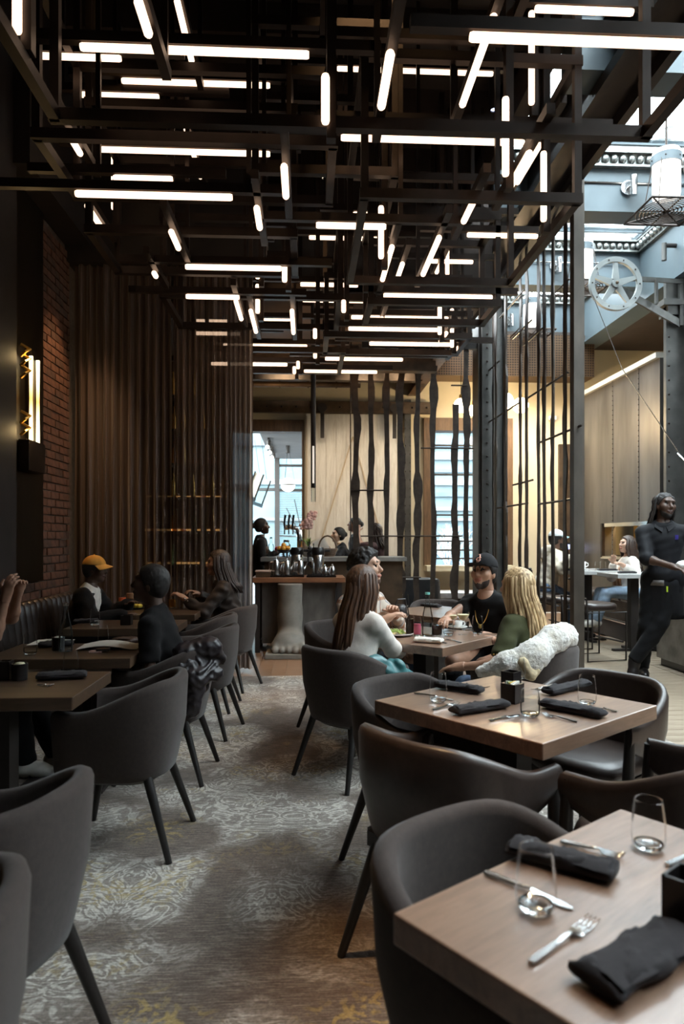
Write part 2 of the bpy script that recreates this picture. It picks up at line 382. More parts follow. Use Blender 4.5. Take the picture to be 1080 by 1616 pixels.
# window_1 (left): dark lintel, porch beyond
w1 = struct('window_1', MB().box2((-1.62, 12.93, 3.40), (-.06, 13.2, 3.62)).box2((-1.70, 12.93, 0), (-1.62, 13.2, 3.62)).box2((-.10, 12.95, 0), (-.06, 13.2, 3.4)), M_TIMBER)
MB().box2((-1.62, 13.09, .1), (-.1, 13.10, 3.4)).build('pane', M_PANE, w1)
porch = struct('trim_7', MB().box2((-.92, 13.2, 3.44), (1.4, 17.7, 3.62)), mat('grey_porch_soffit', (.13, .125, .125), .8, 0, .1, 3))
w3 = MB(); w3.box2((-.82, 17.5, 0), (-.70, 17.6, 3.44))
for z in (2.62, 3.25): w3.box2((-.7, 17.52, z-.03), (1.4, 17.58, z+.03))
w3.box2((-.10, 17.52, 0), (-.07, 17.58, 3.25)); w3.box2((-1.9, 17.52, 2.6), (-.8, 17.58, 2.68))
w3 = struct('window_3', w3, M_STEELD)
MB().box2((-.7, 17.54, .2), (1.4, 17.55, 3.4)).build('pane', M_PANE, w3)
# sunburst grille in the porch window
sg = thing('sunburst_grille', 'dark sunburst window grille with half round hub seen behind the beer taps', 'grille', (-.08, 17.46, 1.45))
b = MB()
for k in range(9):
    a = math.pi*(k/8); b.beam((.2*math.cos(a), 0, .2*math.sin(a)), (1.15*math.cos(a)*.55, 0, 1.0*math.sin(a)+.02), .025, .025)
b.build('ray', M_STEELD, sg)
b = MB()
for k in range(40): b.beam((-.62, .03, -.55+k*.045), (.62, .03, -.55+k*.045), .012, .012)
b.build('mesh', M_STEELD, sg)
MB().prism([(.19*math.cos(math.pi*k/12), .19*math.sin(math.pi*k/12)) for k in range(13)], ((0, -.02, 0), (1, 0, 0), (0, 0, 1), (0, 1, 0)), .02).build('hub', M_WHITE, sg)

# window_2 (right) with timber frame, louvre bars and the street
f = MB()
f.box2((2.20, 12.92, .88), (2.36, 13.22, 3.68)); f.box2((3.68, 12.92, .0), (3.90, 13.22, 3.68)); f.box2((2.36, 12.92, 3.44), (3.68, 13.22, 3.68))
w2 = struct('window_2', f, M_TIMBER)
for k, z in enumerate((3.18, 2.62, 1.85, 1.35, 1.18, 1.02)):
    MB().box2((2.36, 13.05, z-.015), (3.68, 13.10, z+.015)).build('glazing_bar', M_STEELD, w2)
MB().box2((3.28, 13.05, .88), (3.32, 13.10, 3.44)).build('glazing_bar', M_STEELD, w2)
MB().box2((2.36, 13.11, .88), (3.68, 13.12, 3.44)).build('pane', M_PANE, w2)

# facades across the street and the pavement
M_FAC = NT('pale_glazed_facade'); v = M_FAC.coord((1, 1, 1)); M_FAC.lk(M_FAC.ramp(M_FAC.noise(v, .7, 3), [(.35, (.060, .100, .114)), (.65, (.085, .120, .130))]), M_FAC.b.inputs['Base Color']); M_FAC.set(Roughness=.5); M_FAC = M_FAC.m
M_BAND = mat('blue_spandrel', (.05, .075, .095), .4, 0, .3, 2); M_BANDW = mat('white_spandrel', (.115, .13, .137), .5, 0, .1, 2)
fac = thing('office_building', 'pale blue glazed office building across the street beyond both windows', 'building', (2, 27, 0))
MB().box2((-22, 0, -.5), (18, 3, 11)).build('facade', M_FAC, fac)
for k, (z, h, m) in enumerate(((.3, .5, M_BAND), (1.25, .12, M_BANDW), (1.55, .35, M_BAND), (2.1, .10, M_BANDW), (2.5, .14, M_BANDW), (3.05, .16, M_BAND), (3.5, .2, M_BANDW), (4.0, .12, M_BAND), (4.5, .3, M_BANDW), (5.0, .35, M_BAND), (5.6, .2, M_BANDW), (6.4, .3, M_BAND))):
    MB().box2((1.5 if k % 3 else -22, -.15, z), (18, 0, z+h)).build('spandrel', m, fac)
for k in range(14):
    MB().box2((-20+k*2.8, -.1, 0), (-19.9+k*2.8, 0, 9)).build('mullion', M_BANDW, fac)
struct('ground', MB().box2((-30, 13.2, -.12), (30, 40, -.02)), mat('grey_pavement', (.07, .07, .075), .8, 0, .2, 2))

# right-hand panel wall (X = 5.1) with its pass-through
pw = MB()
pw.box2((5.1, 9.75, 0), (5.3, 12.95, 1.10)); pw.box2((5.1, 9.75, 1.62), (5.3, 12.95, 4.02)); pw.box2((5.1, 11.62, 1.1), (5.3, 12.95, 1.62)); pw.box2((5.1, 9.75, 1.1), (5.3, 9.9, 1.62))
M_PAT = mat('patinated_steel_sheet', (.105, .098, .090), .40, .5, .45, 2.2, 0, (1, 1, .22))
wp = struct('wall_panelled', pw, M_PAT)
struct('trim_8', MB().box2((5.04, 9.75, 4.02), (5.3, 12.95, 4.10)), mat('pale_cap_strip', (.45, .42, .36), .5, 0, .1, 4))
for y in (10.40, 11.30):
    b = MB(); b.box2((5.094, y-.02, 0), (5.1, y+.02, 4.02))
    b.build('panel_seam', M_PAT, wp)
b = MB()
for y in (10.38, 11.28, 12.6):
    for k in range(50): b.ball((5.092, y, .1+k*.08), .010, 6)
o = b.build('rivet', M_STEEL, wp); o['kind'] = 'stuff'
MB().box2((5.07, 9.85, 1.60), (5.1, 11.66, 1.66)).build('opening_trim', M_CHROME, wp)
MB().box2((5.05, 9.85, 1.06), (5.1, 11.66, 1.10)).build('opening_sill', M_CHROME, wp)
MB().box2((5.05, 11.60, 1.08), (5.1, 11.66, 1.66)).build('opening_trim', M_STEEL, wp)
MB().box2((5.8, 9.6, .6), (5.85, 12, 2.0)).build('kitchen_wall', mat('ochre_kitchen_tile', (.55, .36, .12), .5, 0, .4, 3), wp)
add_light('kitchen_lamp', 'POINT', (5.5, 10.7, 1.95), (5.5, 10.7, 0), 70, (1, .72, .36), shadow_soft_size=.1)
for k, (y, z, h, m, nm) in enumerate(((11.35, 1.15, .34, M_BRICK, 'a rust'), (11.0, 1.15, .20, M_CHROME, 'a steel'), (10.6, 1.15, .28, M_GOLD, 'a brass'), (10.25, 1.15, .22, M_WHITE, 'a white'))):
    b = MB().lathe([(0, 0), (.09, 0), (.1, h*.3), (.09, h*.75), (.05, h), (0, h)], 14)
    tag(b.build('canister', m, smooth=True, loc=(5.62, y, 1.12)), nm+' canister standing inside the lit kitchen pass-through', 'canister', 'canisters in the pass-through')
MB().box2((5.3, 9.8, 1.06), (5.8, 11.7, 1.12)).build('pass_shelf', M_CHROME, wp)
# small blue screen on the brown panel beside it
sc = thing('payment_screen', 'small glowing blue touch screen on the brown panel beside the pass-through', 'screen', (4.96, 12.9, 1.22))
MB().box2((-.12, -.05, -.11), (.12, .03, .11)).build('housing', M_BLK, sc, bevel=.01)
MB().box2((-.09, -.056, -.07), (.09, -.05, .07)).build('display', glow('blue_display', (.05, .25, 1), 1.2), sc)

# riveted column at the right, with its bracket capital
def rivet_line(mb, x, y, z0, z1, dz, r=.016):
    z = z0
    while z < z1: mb.ball((x, y, z), r, 6); z += dz
rc = MB(); rc.box2((4.98, 9.35, 0), (5.24, 9.42, 5.0)); rc.box2((5.24, 9.30, 0), (5.30, 9.7, 5.0)); rc.box2((5.24, 9.2, 0), (5.75, 9.26, 5.0))
rc.box2((4.90, 9.25, 4.62), (5.8, 9.6, 4.70)); rc.box2((4.98, 9.3, 4.5), (5.7, 9.55, 4.62))
col = struct('trim_9', rc, M_BLUED)
b = MB(); rivet_line(b, 5.02, 9.345, .2, 4.5, .2); o = b.build('rivet', M_STEEL, col); o['kind'] = 'stuff'
# dark ceiling and wall right of the atrium
struct('ceiling_side', MB().box2((5.42, 9.2, 5.02), (7.2, 13.2, 5.2)).box2((5.42, -1.2, 6.2), (7.2, 9.2, 6.35)).box2((5.42, 9.0, 5.02), (7.2, 9.2, 6.35)), M_CEIL)

# ------------------------------------------------------------------ skylight: blue-grey riveted beams with egg mouldings
egg = MB().ball((0, 0, 0), .047, 8, sq=(1, .8, 1.1)).mesh('egg', M_EGG, 2)
def sky_beam(name, y, x0, x1, eggs=True, edge=0):
    b = MB().box2((x0, y, 5.30), (x1, y+.26, 5.80)); b.box2((x0, y-.03, 5.27), (x1, y+.29, 5.31))
    o = struct(name, b, M_BLUE)
    MB().box2((x0, y-.02, 5.272), (x1, y+.28, 5.300)).build('flange', M_BLUED, o)
    b = MB().box2((x0, y-.11, 5.93), (x1, y+.02, 5.955)).box2((x0, y-.07, 5.79), (x1, y, 5.815)).box2((x0, y-.05, 5.815), (x1, y+.26, 5.93))
    b.build('moulding', M_EGG, o)
    if eggs:
        n = int((x1-x0)/.105)
        for k in range(n): inst('egg', egg, o, (x0+.05+k*.105, y-.065, 5.872))
    return o
beams = [sky_beam('trim_%d' % (10+k), y, 2.2, 5.12, eg) for k, (y, eg) in enumerate(((.8, 0), (3.2, 0), (5.62, 1), (8.03, 1), (10.4, 1), (12.75, 1)))]
lb = MB().box2((5.12, -1.2, 5.02), (5.40, 13.2, 5.80)).box2((5.06, -1.2, 4.99), (5.44, 13.2, 5.03))
lb = struct('trim_16', lb, M_BLUE)
MB().box2((5.03, -1.2, 5.93), (5.4, 13.2, 5.955)).box2((5.07, -1.2, 5.79), (5.3, 13.2, 5.93)).build('moulding', M_EGG, lb)
for k in range(66): inst('egg', egg, lb, (5.055, 6.0+k*.105, 5.872))
struct('trim_17', MB().box2((2.05, -1.2, 5.6), (2.2, 13.2, 6.3)), M_CEIL)
# skylight glass and its tie wires
sk = struct('window_4', MB().box2((2.2, -1.2, 6.28), (2.24, 13.2, 6.34)).box2((5.36, -1.2, 6.28), (5.4, 13.2, 6.34)), M_BLUE)
for k in range(6):
    y = -1.2+k*2.4; MB().box2((2.24, y, 6.30), (5.36, y+2.36, 6.31)).build('pane', M_PANE, sk)
    MB().box2((2.24, y+2.36, 6.28), (5.36, y+2.4, 6.34)).build('glazing_bar', M_BLUE, sk)
b = MB()
for y in (5.95, 8.4, 10.75):
    b.tube([(2.4, y, 6.0), (4.9, y+1.9, 6.2)], .006, 4); b.tube([(4.9, y, 6.0), (2.6, y+1.9, 6.2)], .006, 4)
    b.tube([(2.9, y-.38, 5.62), (5.0, y-.38, 5.62)], .012, 6)
o = b.build('tie_wire', M_CHROME, sk); o['kind'] = 'stuff'

# header beam on the divider line (X 2.46..2.82)
h = MB(); h.box2((2.46, -1.2, 5.24), (2.84, 13.0, 5.27)); h.box2((2.60, -1.2, 5.27), (2.64, 13.0, 5.75)); h.box2((2.46, -1.2, 5.72), (2.84, 13.0, 5.76))
h.box2((2.44, -1.2, 5.15), (2.50, 13.0, 5.25)); h.box2((2.78, -1.2, 5.12), (2.86, 13.0, 5.25))
struct('trim_18', h, M_STEEL)
# post at the near end of the divider and riveted H column at its far end
struct('trim_19', MB().box2((2.76, 7.02, 0), (2.87, 7.13, 5.15)), mat('brown_grey_post', (.075, .062, .050), .5, .3, .4, 4, 0, (1, 1, .4)))
hc = MB(); hc.box2((2.70, 10.55, 0), (2.82, 10.62, 5.15)); hc.box2((2.88, 10.68, 0), (3.08, 10.72, 5.15)); hc.box2((2.66, 10.62, 0), (2.70, 11.0, 5.15)); hc.box2((2.82, 10.6, 0), (2.86, 11.0, 5.15)); hc.box2((3.06, 10.6, 0), (3.10, 10.9, 5.15))
hc = struct('trim_20', hc, M_BLUED)
b = MB(); rivet_line(b, 2.78, 10.545, .15, 5.1, .21, .018); o = b.build('rivet', M_STEEL, hc); o['kind'] = 'stuff'
# ------------------------------------------------------------------ LED light grid
TUBES_X = [
(-1.18,0.01,3.66,3.96), (-1.79,-1.22,4.60,4.55), (-1.38,-0.28,5.22,4.81), (-1.72,-1.11,5.24,4.71), (-1.61,-0.28,5.23,4.30), (-1.26,-0.88,4.57,3.75), (-1.41,-0.46,4.28,3.50), (-1.94,-0.54,7.31,4.51), (0.06,0.53,4.63,3.50), (0.02,0.83,7.21,4.54), (0.26,1.63,5.99,5.48), (1.32,1.90,3.94,4.47), (0.68,1.71,2.86,3.50), (0.55,1.80,4.48,4.09), (0.22,1.43,4.49,4.01), (1.39,2.01,5.94,4.04), (0.40,1.35,5.99,4.22), (0.54,1.65,8.98,4.83), (-0.07,0.53,7.21,4.05), (0.66,1.61,5.94,3.50), (1.29,1.73,7.14,4.29), (0.46,1.48,7.19,3.71), (1.24,1.69,8.95,4.36), (0.43,1.37,7.19,3.59), (0.67,1.58,7.41,3.50), (0.21,1.12,8.06,3.50), (-1.15,-0.24,8.36,3.50), (-0.04,0.88,8.68,3.50), (-1.05,-0.59,6.05,3.50), (-0.94,-0.20,5.39,3.50), (-1.68,-0.35,7.29,4.34), (-1.58,-0.74,8.09,4.28), (-0.62,0.01,8.04,4.19), (-0.05,0.85,8.01,4.16), (-1.31,-0.78,8.08,3.78), (-1.48,-1.03,9.09,4.24), (-0.97,0.00,8.06,3.64), (-0.62,-0.22,9.04,4.26), ]
TUBES_Y = [
(-0.71,2.94,3.14,3.66), (-0.80,4.29,4.84,4.71), (-0.99,5.70,6.47,4.75), (-0.13,3.90,4.26,3.50), (-0.14,5.50,6.64,4.83), (-1.58,5.04,5.44,3.79), (-0.32,4.40,4.70,3.50), (-0.93,4.77,5.06,3.50), (-1.52,4.46,4.72,3.98), (0.36,2.97,3.35,3.50), (0.89,3.25,3.93,3.89), (1.21,3.70,4.08,3.50), (1.67,4.75,5.42,4.23), (1.05,4.32,4.60,3.53), (0.92,4.77,5.46,3.50), (0.61,4.94,5.66,3.50), (0.79,5.69,6.27,3.68), (1.37,7.02,7.27,4.22), (1.66,7.51,7.82,3.50), (1.42,6.98,7.32,3.50), (-0.14,6.37,7.08,3.50), (-0.52,6.39,7.06,3.50), (-0.63,6.14,6.66,3.50), (-1.21,5.52,5.61,3.50), (0.77,7.07,7.28,3.67), ]
TUBES_Z = [
(-1.26,3.07,3.60,3.90), (0.09,3.41,3.45,3.69), (-1.68,6.09,4.26,4.77), (1.46,4.43,4.23,4.83), (1.12,3.85,3.45,3.89), (1.54,4.43,3.47,3.92), (0.54,5.03,3.45,3.83), (1.33,6.88,3.45,3.88), (1.55,7.33,3.45,3.86), (0.08,7.08,3.45,3.55), (0.09,7.85,3.45,3.55), (-0.11,8.35,3.45,3.54), (-0.16,8.61,3.45,3.54), (0.33,6.25,3.45,3.56), (-0.18,5.53,3.45,3.59), (-0.45,6.31,3.45,3.71), (1.46,7.14,3.91,4.47), (-0.43,6.03,3.66,3.72), ]
grid = thing('light_grid', 'hanging grid of black steel bars with glowing warm linear tubes over the whole dining room', 'chandelier', (0, 0, 5.9))
GZ = 5.9
def gbar(p, q, w_=.045, h_=.055):
    p, q = Vector(p), Vector(q); c = (p+q)/2
    b = MB().beam(p-c, q-c, w_, h_); return b.build('frame_bar', M_STEEL, grid, loc=(c.x, c.y, c.z-GZ))
def gtube(p, q, r=.021):
    p, q = Vector(p), Vector(q); c = (p+q)/2; d = (q-p).normalized()*.012
    b = MB().tube([p-c, p-c+d, q-c-d, q-c], [r*.8, r, r, r*.8], 10)
    return b.build('led_tube', M_TUBE, grid, smooth=True, loc=(c.x, c.y, c.z-GZ))
gr = random.Random(3); hang = []
for i, (x0, x1, y, z) in enumerate(TUBES_X):
    gtube((x0, y, z), (x1, y, z))
    e0, e1 = gr.uniform(.12, .55), gr.uniform(.12, .6)
    gbar((max(x0-e0, -1.9), y+.01, z+.055), (min(x1+e1, 2.02), y+.01, z+.055))
    hang.append((x0-.1 if i % 2 else x1+.1, y+.01, z+.06))
for i, (x, y0, y1, z) in enumerate(TUBES_Y):
    gtube((x, y0, z), (x, y1, z)); gbar((x+.01, y0-.3, z+.055), (x+.01, y1+.35, z+.055))
    hang.append((x+.01, y1+.3, z+.06))
for i, (x, y, z0, z1) in enumerate(TUBES_Z):
    gtube((x, y, z0), (x, y, z1)); gbar((x+.03, y+.045, z0-.06), (x+.03, y+.045, 5.9))
# the open box frames the tubes sit in
for (x0, x1, y0, y1, z0, z1) in ((-1.25, 1.75, 1.9, 3.5, 3.5, 4.5), (-1.55, .15, 4.05, 4.75, 3.72, 4.6), (.35, 1.67, 4.2, 5.6, 3.5, 4.35), (-1.55, -.1, 5.0, 5.75, 3.6, 4.5),
                                 (.55, 1.66, 5.95, 6.5, 3.45, 4.2), (-1.3, .3, 6.3, 7.2, 3.6, 4.3), (.2, 1.68, 7.1, 7.75, 3.5, 4.1), (-1.25, .4, 7.7, 8.7, 3.5, 4.2), (-.35, .6, 4.7, 5.5, 3.9, 4.9), (.1, 1.2, 2.9, 4.1, 4.4, 5.3)):
    for z in (z0, z1):
        for y in (y0, y1): gbar((x0-.03, y, z), (x1+.03, y, z), .05, .06)
        for x in (x0, x1): gbar((x, y0, z), (x, y1, z), .05, .06)
    for x in (x0, x1):
        for y in (y0, y1): gbar((x, y, z0), (x, y, GZ if (x+y) % .3 > .12 else z1), .045, .045)
for x, y, z in hang: gbar((x, y, z), (x, y, GZ), .03, .03)
# small recessed downlights between the joists
M_SPOT = glow('downlight_lens', (1.0, .82, .55), 9.0); M_SPOTB = glow('cool_downlight_lens', (.55, .65, 1.0), 5.0)
for k, (u, v, bl) in enumerate(((300, 355, 0), (347, 356, 1), (383, 280, 0), (513, 281, 0), (583, 282, 1), (780, 174, 1), (680, 357, 0), (418, 460, 0), (510, 498, 1))):
    p = onz(u, v, 5.86 if v < 400 else 4.55); q = p if abs(p.x) < 2 else Vector((1.9, p.y, p.z))
    d = thing('downlight', ('cool' if bl else 'warm')+' white recessed downlight between dark joists, %s' % ('over the window end of the light grid' if v > 400 else 'above the middle of the light grid'), 'downlight', q, 0, 'downlights above the light grid')
    MB().lathe([(.055, .34 if v < 400 else .06), (.055, .012), (.05, 0), (.036, 0), (.036, .02), (0, .02)], 14).build('can', M_STEELD, d, smooth=True)
    MB().lathe([(0, .018), (.034, .018), (.034, .012), (0, .008)], 12).build('lens', M_SPOTB if bl else M_SPOT, d, smooth=True)
# black stem pendant with a slit of light
pd = thing('stem_pendant', 'tall thin black stem pendant with a vertical slit of light over the service counter', 'pendant lamp', (.08, 9.0, 0))
MB().tube([(0, 0, 2.06), (0, 0, 4.6)], .034, 12).build('stem', M_STEELD, pd, smooth=True)
MB().box2((-.012, -.042, 2.12), (.012, -.030, 2.60)).build('diffuser', glow('soft_slit', (1, .9, .75), .7), pd)
MB().lathe([(0, 1.88), (.03, 1.88), (.03, 2.06), (0, 2.06)], 12).build('glass_tip', M_BOTTLE, pd, smooth=True)

# ------------------------------------------------------------------ curtains
def curtain(name, x0, x1, y, per, amp, label, m, seed, bulge=0.0, z1=4.22):
    r = random.Random(seed); n = int((x1-x0)/per*8); xs = [x0+(x1-x0)*i/n for i in range(n+1)]
    ph = [0.0]
    for i in range(n): ph.append(ph[-1]+2*math.pi/8*r.uniform(.75, 1.25))
    rows = []
    for z in (.03, .6, 1.6, 2.8, 3.7, z1):
        k = 1-.25*z/4.2
        rows.append([(x+.006*math.sin(z*3+i), y+amp*k*math.sin(ph[i])+amp*.4*math.sin(ph[i]*.37+z*.5)+bulge*math.sin(z*2.2+i*.1), z) for i, x in enumerate(xs)])
    b = MB().strip(rows)
    t = thing(name, label, 'curtain', (0, 0, 0)); b.build('fabric', m, t, smooth=2)
    MB().tube([(x0, y, z1+.01), (x1, y, z1+.01)], .014, 8).build('rail', M_STEELD, t, smooth=True)
    return t
def drape_mat(name, c0, c1, sheer, rough=.7):
    t = NT(name); v = t.coord((30, 30, .4)); n = t.noise(v, 1.2, 3)
    t.lk(t.ramp(n, [(.3, c0), (.7, c1)]), t.b.inputs['Base Color']); t.set(Roughness=rough); t.b.inputs['Sheen Weight'].default_value = .3
    tr = t.new('ShaderNodeBsdfTransparent'); m_ = t.new('ShaderNodeMixShader')
    t.lk(t.math('MULTIPLY', t.math('ADD', n, .5), sheer), m_.inputs[0]); t.lk(t.b.outputs[0], m_.inputs[1]); t.lk(tr.outputs[0], m_.inputs[2])
    t.lk(m_.outputs[0], t.n['Material Output'].inputs[0]); return t.m
curtain('curtain', -2.40, -1.40, 7.26, .085, .045, 'heavy dark brown full height curtain in even folds beside the brick pier', drape_mat('brown_heavy_drape', (.055, .032, .022), (.11, .066, .045), .05), 4)
curtain('curtain', -1.39, -.80, 7.26, .06, .04, 'sheer brown full height curtain with bottle lights glowing through it', drape_mat('brown_sheer_drape', (.085, .052, .036), (.20, .13, .09), .22), 9)
curtain('curtain', -.84, -.575, 7.33, .05, .03, 'narrow gathered greyish brown curtain end hanging beside the service counter', drape_mat('greyish_drape_end', (.16, .12, .095), (.26, .20, .165), .02), 5)

# back bar behind the sheer curtain
M_AMB = NT('amber_bottle'); M_AMB.set(**{'Base Color': (.75, .32, .06), 'Roughness': .1, 'Transmission Weight': .6}); M_AMB = M_AMB.m
M_AMB2 = mat('green_bottle', (.10, .13, .05), .12, 0, .2, 5)
bb = thing('back_bar_shelving', 'tall dark back bar shelving with glowing shelf edges behind the sheer curtain', 'shelf', (-1.65, 9.3, 0))
b = MB(); b.box2((-.62, .22, 0), (.62, .26, 3.9))
b.build('back_panel', M_RUST, bb)
for sx in (-.62, .6): MB().box2((sx, -.1, 0), (sx+.03, .24, 3.9)).build('upright', M_STEELD, bb)
M_SHG = glow('shelf_glow', (1, .50, .16), 1.1)
SHZ = (1.05, 1.5, 1.95, 2.4, 2.85, 3.3)
for z in SHZ:
    MB().box2((-.6, -.1, z-.03), (.6, .22, z)).build('shelf', M_STEELD, bb)
    MB().box2((-.55, .19, z+.005), (.55, .215, z+.03)).build('light_strip', M_SHG, bb)
MB().box2((-.7, -.2, 0), (.7, .22, .9)).build('base_cabinet', M_RUST, bb)
def bottle_mb(h, r, neck):
    return MB().lathe([(0, 0), (r, 0), (r, h*.58), (r*.9, h*.66), (neck, h*.78), (neck, h*.97), (neck*1.2, h*.97), (neck*1.2, h), (0, h)], 12)
bms = [bottle_mb(h, r, .013).mesh('liquor_bottle', m, 1) for h, r, m in ((.30, .037, M_AMB), (.27, .042, M_AMB2), (.32, .034, M_GOLD), (.25, .045, M_BOTTLE))]
rr = random.Random(5)
for iz, z in enumerate(SHZ):
    nm = ('lowest', 'second lowest', 'third from bottom', 'third from top', 'second highest', 'highest')[iz]
    for k in range(9):
        o = inst('liquor_bottle', bms[rr.randrange(4)], None, (-2.17+k*.13, 9.3+rr.uniform(-.02, .08), z))
        tag(o, 'liquor bottle on the %s glowing shelf behind the sheer curtain' % nm, 'bottle', 'liquor bottles on the %s back bar shelf' % nm)

# ------------------------------------------------------------------ banquette along the brick wall
bq = thing('banquette', 'long black leather channel tufted banquette along the brick wall', 'bench', (-2.14, 0, 0))
MB().box2((-.28, 1.0, 0), (.22, 7.0, .34)).build('plinth', M_STEELD, bq)
MB().box2((-.25, 1.0, .34), (.26, 7.0, .47)).build('seat', M_LEAB, bq, bevel=.03)
ch = []
prof = [(-.26, .46), (-.13, .46), (-.15, .62), (-.165, .76), (-.18, .83), (-.21, .86), (-.25, .855), (-.28, .82), (-.28, .46)]
b = MB(); rows = []
for j in range(7):
    a = j/6; k = .022*math.sin(math.pi*a)
    rows.append([(x+(k if x > -.22 else 0), -.06+.12*a, z+(k*.8 if z > .8 else 0)) for x, z in prof])
chm = b.strip(rows).mesh('channel', M_LEAB, 2)
for k in range(50): inst('channel', chm, bq, (0, 1.06+k*.12, 0))

# ------------------------------------------------------------------ chairs
def rim_h(t, hb, ha):   # t 0 at the middle of the back, 1 at the arm tips
    s = min(1, max(0, (t-.22)/.60)); s = s*s*(3-2*s); return hb+(ha-hb)*s
def shell_mb(hb=.775, ha=.655, open_arm=False, n=44, wx=.285, wy=.275):
    """wrap-around back, front towards +Y."""
    rows = []; A = math.radians(148 if not open_arm else 140)
    for i in range(n+1):
        a = -A+2*A*i/n; t = abs(a)/A; ca_, sa_ = math.cos(a), math.sin(a)
        def pt(off, z):
            k = .78+.22*min(1, max(0, (z-.30)/.30)); p_ = 2.6; fr = 1.0 if open_arm else .55
            rr_ = (abs(ca_)**p_+abs(sa_)**p_)**(-1/p_)
            xx = sa_*rr_; xx = (xx*(1-fr)+math.copysign(fr, sa_)) if ca_ < 0 else xx
            return (xx*(wx-off)*k, -ca_*rr_*(wy-off)*(k if ca_ > 0 else 1)-.0, z)
        zt = rim_h(t, hb, ha); zb = .335 if not open_arm else .40+.16*max(0, (t-.35)/.65)
        th = .052 if not open_arm else .040
        prof = [(0.004, zb+.01), (0, zb+.05), (0, (zb+zt)/2), (0, zt-.03), (.006, zt-.010), (th*.5, zt), (th-.006, zt-.010), (th, zt-.03), (th, (zb+zt)/2), (th, zb+.05), (th-.004, zb+.01), (th*.5, zb)]
        rows.append([pt(o_, z) for o_, z in prof])
    b = MB(); b.strip(rows, closed_u=True); k = len(rows[0])
    for e, r_ in ((0, rows[0]), (1, rows[-1])):
        base = len(b.v); b.v += r_; b.f.append(tuple(base+j for j in (range(k) if e == 0 else range(k-1, -1, -1)))); b.m.append(0)
    return b
def cushion_mb(wx, y0, y1, z0, z1, n=28, p_=3.2):
    rows = []; cy, wy = (y0+y1)/2, (y1-y0)/2
    for z, k in ((z0, .84), (z0+.02, .97), ((z0+z1)/2, 1.0), (z1-.02, .97), (z1-.005, .90), (z1, .70)):
        r_ = []
        for j in range(n):
            a = 2*math.pi*j/n; q = (abs(math.cos(a))**p_+abs(math.sin(a))**p_)**(-1/p_)
            r_.append((math.cos(a)*q*wx*k, cy+math.sin(a)*q*wy*k, z))
        rows.append(r_)
    b = MB().strip(rows, closed_u=True); b.v.append((0, cy, z1+.004)); c_ = len(b.v)-1; base = (len(rows)-1)*n
    for j in range(n): b.f.append((base+j, base+(j+1) % n, c_)); b.m.append(0)
    b.f.append(tuple(range(n-1, -1, -1))); b.m.append(0); return b
me_shell = shell_mb().mesh('shell', M_FAB, 2); me_cush = cushion_mb(.225, -.22, .26, .34, .47).mesh('seat', M_FAB, 2)
me_legs = []
for sx in (-1, 1):
    for y0, y1 in ((.16, .235), (-.15, -.265)):
        me_legs.append(MB().tube([(sx*.165, y0, .36), (sx*.225, y1, 0)], [.022, .0135], 10).mesh('leg', M_LEG, 1))
me_base = cushion_mb(.20, -.20, .20, .315, .36).mesh('under_frame', M_LEG, 1)
def tub_chair(x, y, face, label):
    t = thing('tub_chair', label, 'chair', (x, y, .004), face, 'charcoal felt tub chairs')
    inst('shell', me_shell, t); inst('seat', me_cush, t); inst('under_frame', me_base, t)
    for m in me_legs: inst('leg', m, t)
    return t
me_shell2 = shell_mb(.775, .665, True, wx=.295, wy=.27).mesh('back_and_arms', M_LEA, 2); me_cush2 = cushion_mb(.235, -.20, .275, .395, .475).mesh('seat', M_LEA, 2)
me_fl = [MB().tube([(sx*.274, .200, .645), (sx*.272, .212, .42), (sx*.264, .235, 0)], [.0195, .024, .014], 10).mesh('front_leg', M_LEG, 1) for sx in (-1, 1)]
me_rl = [MB().tube([(sx*.16, -.15, .42), (sx*.22, -.29, 0)], [.024, .014], 10).mesh('rear_leg', M_LEG, 1) for sx in (-1, 1)]
me_ap = MB().box2((-.22, .20, .35), (.22, .225, .40)).box2((-.22, -.17, .35), (-.195, .2, .40)).box2((.195, -.17, .35), (.22, .2, .40)).box2((-.2, -.19, .35), (.2, -.165, .40)).mesh('seat_frame', M_LEG)
def arm_chair(x, y, face, label):
    t = thing('leather_armchair', label, 'chair', (x, y, .004), face, 'dark leather open armchairs')
    inst('back_and_arms', me_shell2, t); inst('seat', me_cush2, t); inst('seat_frame', me_ap, t)
    for m in me_fl: inst('front_leg', m, t)
    for m in me_rl: inst('rear_leg', m, t)
    return t
def facing(dx, dy): return math.atan2(-dx, dy)-YAW      # chair/person forward is +Y; (dx, dy) in the view's axes
# ---- tables
def table(name, label, cx, cy, w_, d_, rz, m, base='post', group='square dining tables', z=.75, th=.055):
    t = thing(name, label, 'table', (cx, cy, .004), rz, group)
    MB().box2((-w_/2, -d_/2, z-th-.004), (w_/2, d_/2, z-.004)).build('table_top', m, t, bevel=.004)
    MB().box2((-.05, -.05, .02), (.05, .05, z-th-.004)).build('post', M_STEELD, t)
    MB().box2((-.24, -.24, 0), (.24, .24, .018)).build('foot_plate', M_STEELD, t)
    MB().box2((-.2, -.2, z-th-.018), (.2, .2, z-th-.004)).build('mounting_plate', M_STEELD, t)
    return t
def diamond(corner, s, ang):
    """near-left edge start and the direction of the receding edge -> centre and rotation (view axes)."""
    a = math.radians(ang); c = (corner[0]+s/2*math.cos(a)+s/2*math.sin(a), corner[1]+s/2*math.sin(a)-s/2*math.cos(a)); return c, a
TS = .78
cF, aF = diamond((.088, 1.20), .745, 38.5); xF = cm(*cF)
table('dining_table', 'dark walnut square table nearest the viewer, with a charcoal felt chair at its corner', *xF, .745, .745, aF-YAW, M_TABLE)
